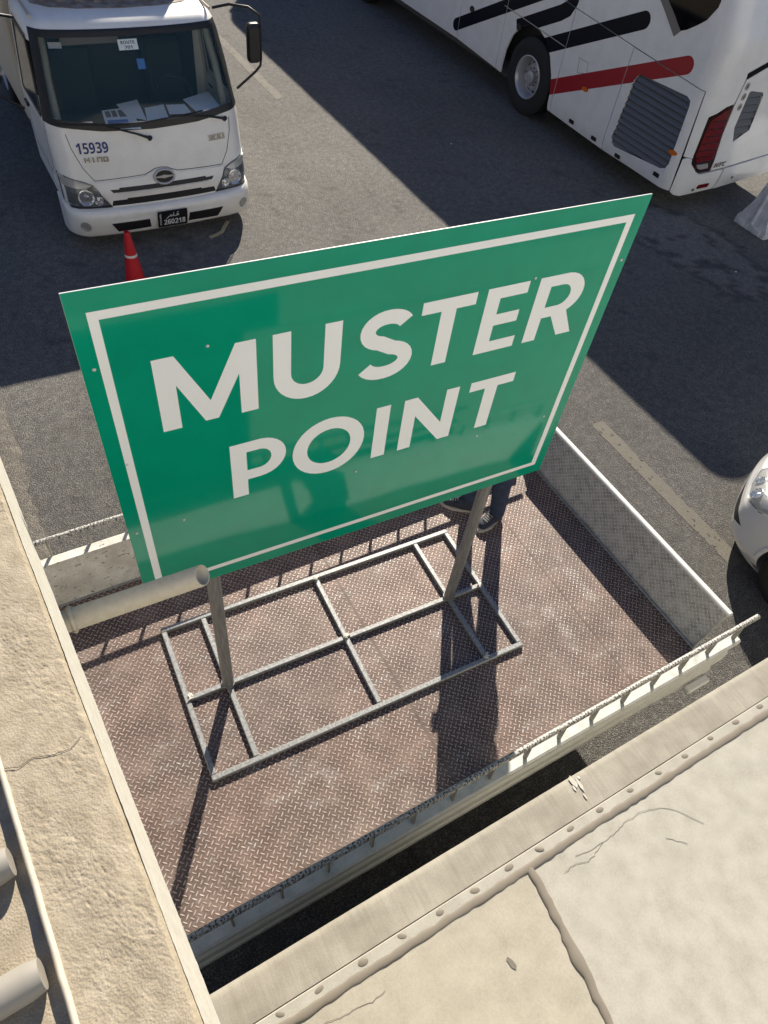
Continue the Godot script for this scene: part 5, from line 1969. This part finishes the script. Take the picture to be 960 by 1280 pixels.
	# side window and slanted pillar
	patch("side_window", [pv([-0.62, 2.20, -0.53, 2.24, -0.25, 2.43, -0.10, 2.60, -0.04, 2.80, -0.06, 3.5, -9.5, 3.5, -9.5, 2.95, -1.80, 2.98])], fn, 0.006, mats.coach_glass, t, cell)
	patch("window_pillar", [pv([-0.62, 2.20, -1.80, 2.98, -1.93, 2.95, -0.70, 2.11])], fn, 0.009, mats.trim_grey, t, cell)
	# louvred engine grille
	var gb := MB.new()
	gb.drape(grille, fn, -0.065, 0.12)
	put("grille_back", gb.done(0), mats.gap_black, t)
	for k in 13:
		var y0 := 0.47 + k * 0.087
		for q in common(grille, rect2(-1.3, y0, 0.2, y0 + 0.072)):
			var sl := MB.new()
			# each slat leans: its lower edge stands out, its upper edge tucks in
			var tilt := func(p: Vector2): return coach_skin(p) + Vector3(0.050 * (p.y - y0) / 0.072, 0, 0)
			sl.drape(q, tilt, -0.002, 0.3, 0.006)
			put("grille_slat", sl.done(0), mats.grille_grey, t)
	# rear lamp
	var lamp := pv([0.70, 1.555, 0.57, 1.525, 0.43, 1.455, 0.345, 1.40, 0.335, 1.20, 0.345, 0.90, 0.40, 0.76, 0.53, 0.66, 0.64, 0.625, 0.84, 0.62, 0.83, 0.78, 0.745, 1.15])
	var lm := Node3D.new()
	lm.name = "rear_lamp"
	t.add_child(lm)
	patch("surround", [lamp], fn, 0.004, mats.lamp_dark, lm, 0.06, 0.02)
	patch("red_lens", [pv([0.665, 1.52, 0.56, 1.495, 0.44, 1.43, 0.375, 1.385, 0.365, 1.20, 0.375, 0.91, 0.43, 0.80, 0.78, 0.80, 0.715, 1.15])], fn, 0.014, mats.lamp_red, lm, 0.06, 0.0)
	patch("white_lens", [pv([0.46, 0.76, 0.71, 0.755, 0.755, 0.68, 0.60, 0.675, 0.52, 0.70])], fn, 0.012, mats.silver, lm, 0.06)
	for k in 6:
		var yb := 0.86 + 0.10 * k
		patch("lens_rib", [pv([0.40, yb, 0.72 - 0.006 * k, yb, 0.715 - 0.006 * k, yb + 0.012, 0.40, yb + 0.012])], fn, 0.018, mats.lamp_dark, lm, 0.06)
	# hatch vent with slats, round fittings, letters, small lamps and markers
	patch("vent_back", [vent], fn, -0.05, mats.gap_black, t, 0.1)
	for k in 7:
		var y1 := 1.03 + k * 0.10
		for q in common(vent, rect2(0.8, y1, 1.5, y1 + 0.08)):
			var tilt2 := func(p: Vector2): return coach_skin(p) + Vector3(0, 0, -0.030 * (p.y - y1) / 0.09)
			patch("vent_slat", [q], tilt2, 0.0, mats.grille_grey, t, 0.2, 0.005)
	for d in [[0.81, 1.79], [0.835, 1.655], [0.85, 1.52]]:
		patch("round_badge", [ellipse2(Vector2(d[0], d[1]), 0.042, 0.05, 16)], fn, 0.010, mats.silver, t, 0.1)
		patch("round_badge_mark", [ellipse2(Vector2(d[0], d[1]), 0.020, 0.026, 10)], fn, 0.012, mats.badge_grey, t, 0.1)
	lettering("rear_letters", "NTC", t, mats.badge_grey, facing(fn, Vector2(1.01, 0.70), 0.012) * Transform3D(Basis(Vector3(1, 0, 0), Vector3(0.25, 1, 0), Vector3(0, 0, 1)), Vector3.ZERO), 0.24, 0.065, 0.008)
	patch("rear_reflector", [rect2(0.72, 0.36, 0.97, 0.425, 0.02)], fn, 0.022, mats.lamp_red, t, 0.08)
	for d in [[0.65, 0.36], [1.45, 0.45]]:
		patch("bumper_cap", [ellipse2(Vector2(d[0], d[1]), 0.025, 0.02, 10)], fn, 0.03, mats.badge_grey, t, 0.1)
	for d in [[-2.14, 0.415], [-1.55, 0.39], [-0.95, 0.37], [-0.09, 0.475]]:
		patch("side_marker", [rect2(d[0] - 0.06, d[1] - 0.03, d[0] + 0.06, d[1] + 0.03, 0.012)], fn, 0.008, mats.black_plastic, t, 0.1)
	for d in [[-2.04, 0.95], [0.04, 0.86]]:
		patch("amber_lamp", [ellipse2(Vector2(d[0], d[1]), 0.075, 0.032, 14)], fn, 0.016, mats.amber, t, 0.1)
	var flap := pv([-2.36, 1.29, -2.14, 1.29, -2.11, 1.15, -2.32, 1.09])
	for k in 4:
		patch("fuel_flap_seam", [stroke(PackedVector2Array([flap[k], flap[(k + 1) % 4]]), 0.005)], fn, 0.0012 + 0.0002 * k, mats.gap_black, t, 0.2)
	patch("silver_trim", [stroke(pv([-4.48, 1.39, -2.75, 1.32]), 0.012)], fn, 0.008, mats.silver, t, 0.1)
	for d in [[-5.40, 1.07], [-3.98, 1.22]]:
		patch("lock_cap", [ellipse2(Vector2(d[0], d[1]), 0.07, 0.05, 12)], fn, 0.012, mats.black_plastic, t, 0.1)
	# wheel in its dark arch, mudflap
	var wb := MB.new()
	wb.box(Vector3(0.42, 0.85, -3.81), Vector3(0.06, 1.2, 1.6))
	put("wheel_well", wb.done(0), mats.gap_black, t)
	make_wheel(t, Vector3(0.02, 0.60, -3.81), 0.60, 0.42, 0.34, Vector3(-1, 0, 0), 0.17, 10)
	make_wheel(t, Vector3(0.02, 0.60, -9.9), 0.60, 0.42, 0.34, Vector3(-1, 0, 0), 0.10, 10)
	var fl := MB.new()
	fl.box(Vector3(0.22, 0.33, -3.08), Vector3(0.38, 0.40, 0.012))
	put("mudflap", fl.done(0), mats.rubber, t)
	var under := MB.new()
	under.box(Vector3(width / 2, 0.45, -length / 2), Vector3(width - 0.4, 0.25, length - 0.8))
	put("underbody", under.done(0), mats.gap_black, t)
	make_wheel(t, Vector3(width - 0.02, 0.60, -3.81), 0.60, 0.42, 0.34, Vector3(1, 0, 0), 0.17, 10)

# ---------------------------------------------------------------- white car at the right edge
func car_ring(h: float) -> Array:
	# [front z at the centre line, half width, rear z]
	return [interp([0.16, 0.24, 0.40, 0.58, 0.72, 0.80, 0.88, 0.98, 1.06, 1.30, 1.55, 1.62], [0.10, 0.03, 0.0, 0.0, 0.04, 0.12, 0.36, 0.75, 1.0, 1.45, 2.0, 2.3], h), interp([0.16, 0.30, 0.55, 0.80, 0.95, 1.06, 1.40, 1.55, 1.62], [0.88, 0.94, 0.955, 0.955, 0.93, 0.86, 0.74, 0.66, 0.45], h), interp([0.16, 0.40, 0.9, 1.06, 1.55, 1.62], [4.35, 4.45, 4.42, 4.35, 4.0, 3.6], h)]

func car_skin(q: Vector2) -> Vector3:
	# q.x from -1 (near side, at the rear) through 0 (nose centre) in metres along the outline; near side only
	var c := car_ring(q.y)
	var w: float = c[1]
	var n := 24
	# outline from the nose centre to the near side corner, then back
	var s := absf(q.x)
	var prev := Vector2(0, c[0])
	var acc := 0.0
	for k in range(1, n + 1):
		var u := float(k) / n
		var p := Vector2(-w * u, c[0] + nose(u))
		var d := prev.distance_to(p)
		if acc + d >= s:
			var r := prev.lerp(p, (s - acc) / max(d, 1e-6))
			return Vector3(r.x * (1.0 if q.x >= 0 else -1.0), q.y, r.y)
		acc += d
		prev = p
	return Vector3(prev.x * (1.0 if q.x >= 0 else -1.0), q.y, prev.y + s - acc)

func nose(u: float) -> float:
	var z := 0.46 * pow(u, 1.7)
	if u > 0.84:
		var t := (u - 0.84) / 0.16
		z += 0.26 * (1.0 - sqrt(max(0.0, 1.0 - t * t)))
	return z

func build_car():
	var t := thing("white_car", "front corner of a white car entering at the right edge beside the truck", "car", Vector3(4.80, 0, -0.22))
	var hub := Vector2(1.16, 0.35)
	var hs := []
	var h := 0.16
	while h < 1.62:
		hs.append(h); h += 0.022
	hs.append(1.62)
	var rings := []
	for hh in hs:
		var c := car_ring(hh)
		var r := PackedVector3Array()
		for k in range(60, -1, -1):
			r.append(Vector3(-c[1], hh, lerpf(c[0] + nose(1.0), c[2], k / 60.0)))
		for k in range(1, 61):
			var u := -1.0 + k / 30.0
			var uu := 1.0 - pow(1.0 - absf(u), 1.4)
			r.append(Vector3(c[1] * uu * sign(u), hh, c[0] + nose(uu)))
		for k in range(1, 61):
			r.append(Vector3(c[1], hh, lerpf(c[0] + nose(1.0), c[2], k / 60.0)))
		rings.append(r)
	var skip := func(c: Vector3): return absf(c.x) > 0.6 and (Vector2(c.z, c.y).distance_to(hub) < 0.385 or Vector2(c.z, c.y).distance_to(Vector2(3.55, 0.35)) < 0.385)
	var bm := MB.new()
	bm.loft(rings, true, true, false, skip)
	put("body", bm.done(40), mats.car_white, t)
	for x in [hub.x, 3.55]:
		var am := MB.new()
		var ap := PackedVector3Array()
		for k in 25:
			var a := PI * k / 24.0
			ap.append(Vector3(-0.952 + 0.004 * sin(a), 0.35 + sin(a) * 0.385, x - cos(a) * 0.385))
		am.tube(ap, 0.022, 8)
		put("arch_lip", am.done(60), mats.car_white, t)
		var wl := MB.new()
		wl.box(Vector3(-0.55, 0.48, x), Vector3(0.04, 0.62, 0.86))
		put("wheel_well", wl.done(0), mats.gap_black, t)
		make_wheel(t, Vector3(-0.925, 0.33, x), 0.33, 0.50, 0.20, Vector3(-1, 0, 0), 0.1, 5, true)
	make_wheel(t, Vector3(0.925, 0.33, hub.x), 0.33, 0.50, 0.20, Vector3(1, 0, 0), 0.1, 5, true)
	for side in [-1.0, 1.0]:
		var lampo := pv([-0.52, 0.80, -0.56, 0.73, -0.70, 0.665, -0.92, 0.655, -1.08, 0.70, -1.16, 0.76, -1.05, 0.82, -0.80, 0.84])
		var fog := pv([-0.54, 0.53, -0.64, 0.44, -0.78, 0.385, -0.93, 0.38, -1.06, 0.43, -0.82, 0.50])
		if side < 0:
			lampo = mirror2(lampo); fog = mirror2(fog)
		var hl := Node3D.new()
		hl.name = "headlamp" if side < 0 else "headlamp_001"
		t.add_child(hl)
		patch("seal", Geometry2D.offset_polygon(lampo, 0.016), car_skin, 0.003, mats.black_plastic, hl, 0.05)
		patch("housing", [lampo], car_skin, 0.006, mats.silver, hl, 0.05)
		for b in [[0.90, 0.735, 0.055], [0.72, 0.745, 0.04]]:
			var bx := facing(car_skin, Vector2(-b[0] * side, b[1]), -0.03)
			var rm := MB.new()
			var r0: float = b[2]
			rm.lathe(PackedVector2Array([Vector2(r0 * 1.06, 0.02), Vector2(r0 * 1.06, 0.052), Vector2(r0, 0.054), Vector2(r0 * 0.8, 0.036), Vector2(r0 * 0.5, 0.034), Vector2(0, 0.05)]), 16, bx * Transform3D(Basis(Vector3.RIGHT, Vector3.BACK, Vector3.DOWN), Vector3.ZERO))
			put("reflector", rm.done(25), mats.chrome, hl)
		patch("lens", [lampo], car_skin, 0.030, mats.lens, hl, 0.06)
		patch("dark_fog_sheet", [fog], car_skin, 0.004, mats.black_plastic, t, 0.05)  # no hollow here: flat black sheet, its colour gives the recess its dark
	patch("lower_grille", [pv([-0.30, 0.26, 0.30, 0.26, 0.34, 0.42, -0.34, 0.42])], car_skin, 0.004, mats.black_plastic, t, 0.08)
	var glass := MB.new()
	for s in [-1.0, 1.0]:
		var poly := pv([1.25, 1.08, 3.9, 1.08, 3.7, 1.45, 2.0, 1.46, 1.55, 1.28])
		glass.drape(poly, func(q: Vector2): return Vector3(s * car_ring(q.y)[1], q.y, q.x * 1.0), 0.006 * (-s), 0.15)
	put("side_glass", glass.done(0), mats.coach_glass, t)
	var wsg := MB.new()
	wsg.drape(pv([-0.70, 1.08, 0.70, 1.08, 0.62, 1.52, -0.62, 1.52]), func(q: Vector2): return Vector3(q.x, q.y, car_ring(q.y)[0] + nose(min(absf(q.x) / car_ring(q.y)[1], 1.0))), -0.006, 0.1)
	put("windscreen", wsg.done(0), mats.coach_glass, t)
	var ub := MB.new()
	ub.box(Vector3(0, 0.24, 2.5), Vector3(1.5, 0.14, 3.4))
	put("underbody", ub.done(0), mats.gap_black, t)

# ---------------------------------------------------------------- cone, barrier, litter
func build_cone():
	var t := thing("traffic_cone", "red traffic cone with a pale band standing in front of the white light truck", "traffic cone", Vector3(0.205, 0, -5.6))
	var b := MB.new()
	b.box(Vector3(0, 0.022, 0), Vector3(0.38, 0.04, 0.38), Basis.IDENTITY, 0.012)
	put("base", b.done(0), mats.cone_red, t)
	var c := MB.new()
	c.lathe(PackedVector2Array([Vector2(0.130, 0.04), Vector2(0.122, 0.06), Vector2(0.085, 0.34), Vector2(0.034, 0.72), Vector2(0.030, 0.745), Vector2(0.022, 0.748), Vector2(0.020, 0.70)]), 32)
	put("cone", c.done(40), mats.cone_red, t)
	var w := MB.new()
	w.lathe(PackedVector2Array([Vector2(0.0700, 0.465), Vector2(0.0665, 0.492)]), 32, Transform3D.IDENTITY)
	put("band", w.done(40), mats.cone_band, t)

func build_barrier():
	var t := thing("road_barrier", "pale plastic road barrier standing behind the coach at the right edge", "barrier", Vector3(9.18, 0, -4.07))
	# profile of the end in (z, y); the barrier runs along +x
	var prof := pv([-0.31, 0.0, 0.31, 0.0, 0.31, 0.11, 0.27, 0.16, 0.17, 0.40, 0.11, 0.86, 0.08, 0.90, -0.08, 0.90, -0.11, 0.86, -0.17, 0.40, -0.27, 0.16, -0.31, 0.11])
	var rings := []
	for st in [[0.0, 0.94], [0.03, 1.0], [0.40, 1.0], [0.43, 0.95], [0.55, 0.95], [0.58, 1.0], [1.0, 1.0], [1.03, 0.95], [1.15, 0.95], [1.18, 1.0], [1.55, 1.0], [1.58, 0.94]]:
		var r := PackedVector3Array()
		for q in prof:
			# the end wall slopes in towards the top
			var sx: float = st[0] + 0.10 * q.y * (1.0 - 2.0 * st[0] / 1.58)
			r.append(Vector3(sx, q.y * (1.0 if st[1] > 0.96 else 0.985), q.x * st[1]))
		rings.append(r)
	var m := MB.new()
	m.loft(rings, true, true, true)
	put("body", m.done(25), mats.barrier_plastic, t)
	for z in [-0.15, 0.15]:
		var f := MB.new()
		f.box(Vector3(-0.012, 0.05, z), Vector3(0.03, 0.09, 0.14), Basis.IDENTITY, 0.01)
		put("foot_lug", f.done(0), mats.barrier_plastic, t)
	var rib := MB.new()
	rib.tube(PackedVector3Array([Vector3(0.012, 0.10, 0), Vector3(0.075, 0.80, 0)]), 0.035, 10)
	put("end_rib", rib.done(60), mats.barrier_plastic, t)
	var cap := MB.new()
	cap.lathe(PackedVector2Array([Vector2(0.06, 0.895), Vector2(0.06, 0.93), Vector2(0.05, 0.94), Vector2(0, 0.94)]), 18, Transform3D(Basis.IDENTITY, Vector3(0.35, 0, 0)))
	put("filler_cap", cap.done(40), mats.barrier_plastic, t)

func build_litter():
	var n := noise(401, 4.0, 2)
	var s := thing("torn_strap", "torn pale strap lying on the road beside the truck bumper", "strap", Vector3(1.55, 0.012, -6.55))
	var m := MB.new()
	var path := PackedVector2Array([Vector2(-0.16, 0.13), Vector2(-0.06, 0.10), Vector2(0.04, 0.05), Vector2(0.10, -0.04), Vector2(0.20, -0.17)])
	m.extrude(stroke(path, 0.045), Transform3D(Basis(Vector3.RIGHT, Vector3.BACK, Vector3.DOWN), Vector3(0, 0.012, 0)), 0.012)
	put("strap", m.done(0), mats.litter, s)
	var k := 0
	for q in [[8.0, -3.25], [6.1, -7.9]]:
		var l := MB.new()
		var poly := PackedVector2Array()
		for i in 6:
			poly.append(Vector2.from_angle(TAU * i / 6) * (0.011 + 0.006 * n.get_noise_2d(q[0] * 7.0 + i * 3.0, q[1])))
		l.extrude(poly, Transform3D(Basis(Vector3.RIGHT, Vector3.BACK, Vector3.DOWN).rotated(Vector3(1, 0, 0.4).normalized(), 0.12), Vector3(q[0], 0.022, q[1])), 0.004)
		var o := put("paper_scrap", l.done(0), mats.paper, null)
		tag(o, ["tiny pale scrap on the patched asphalt behind the coach", "tiny pale scrap in the shade alongside the coach wheel"][k], "litter", "scraps of litter on the road")
		k += 1
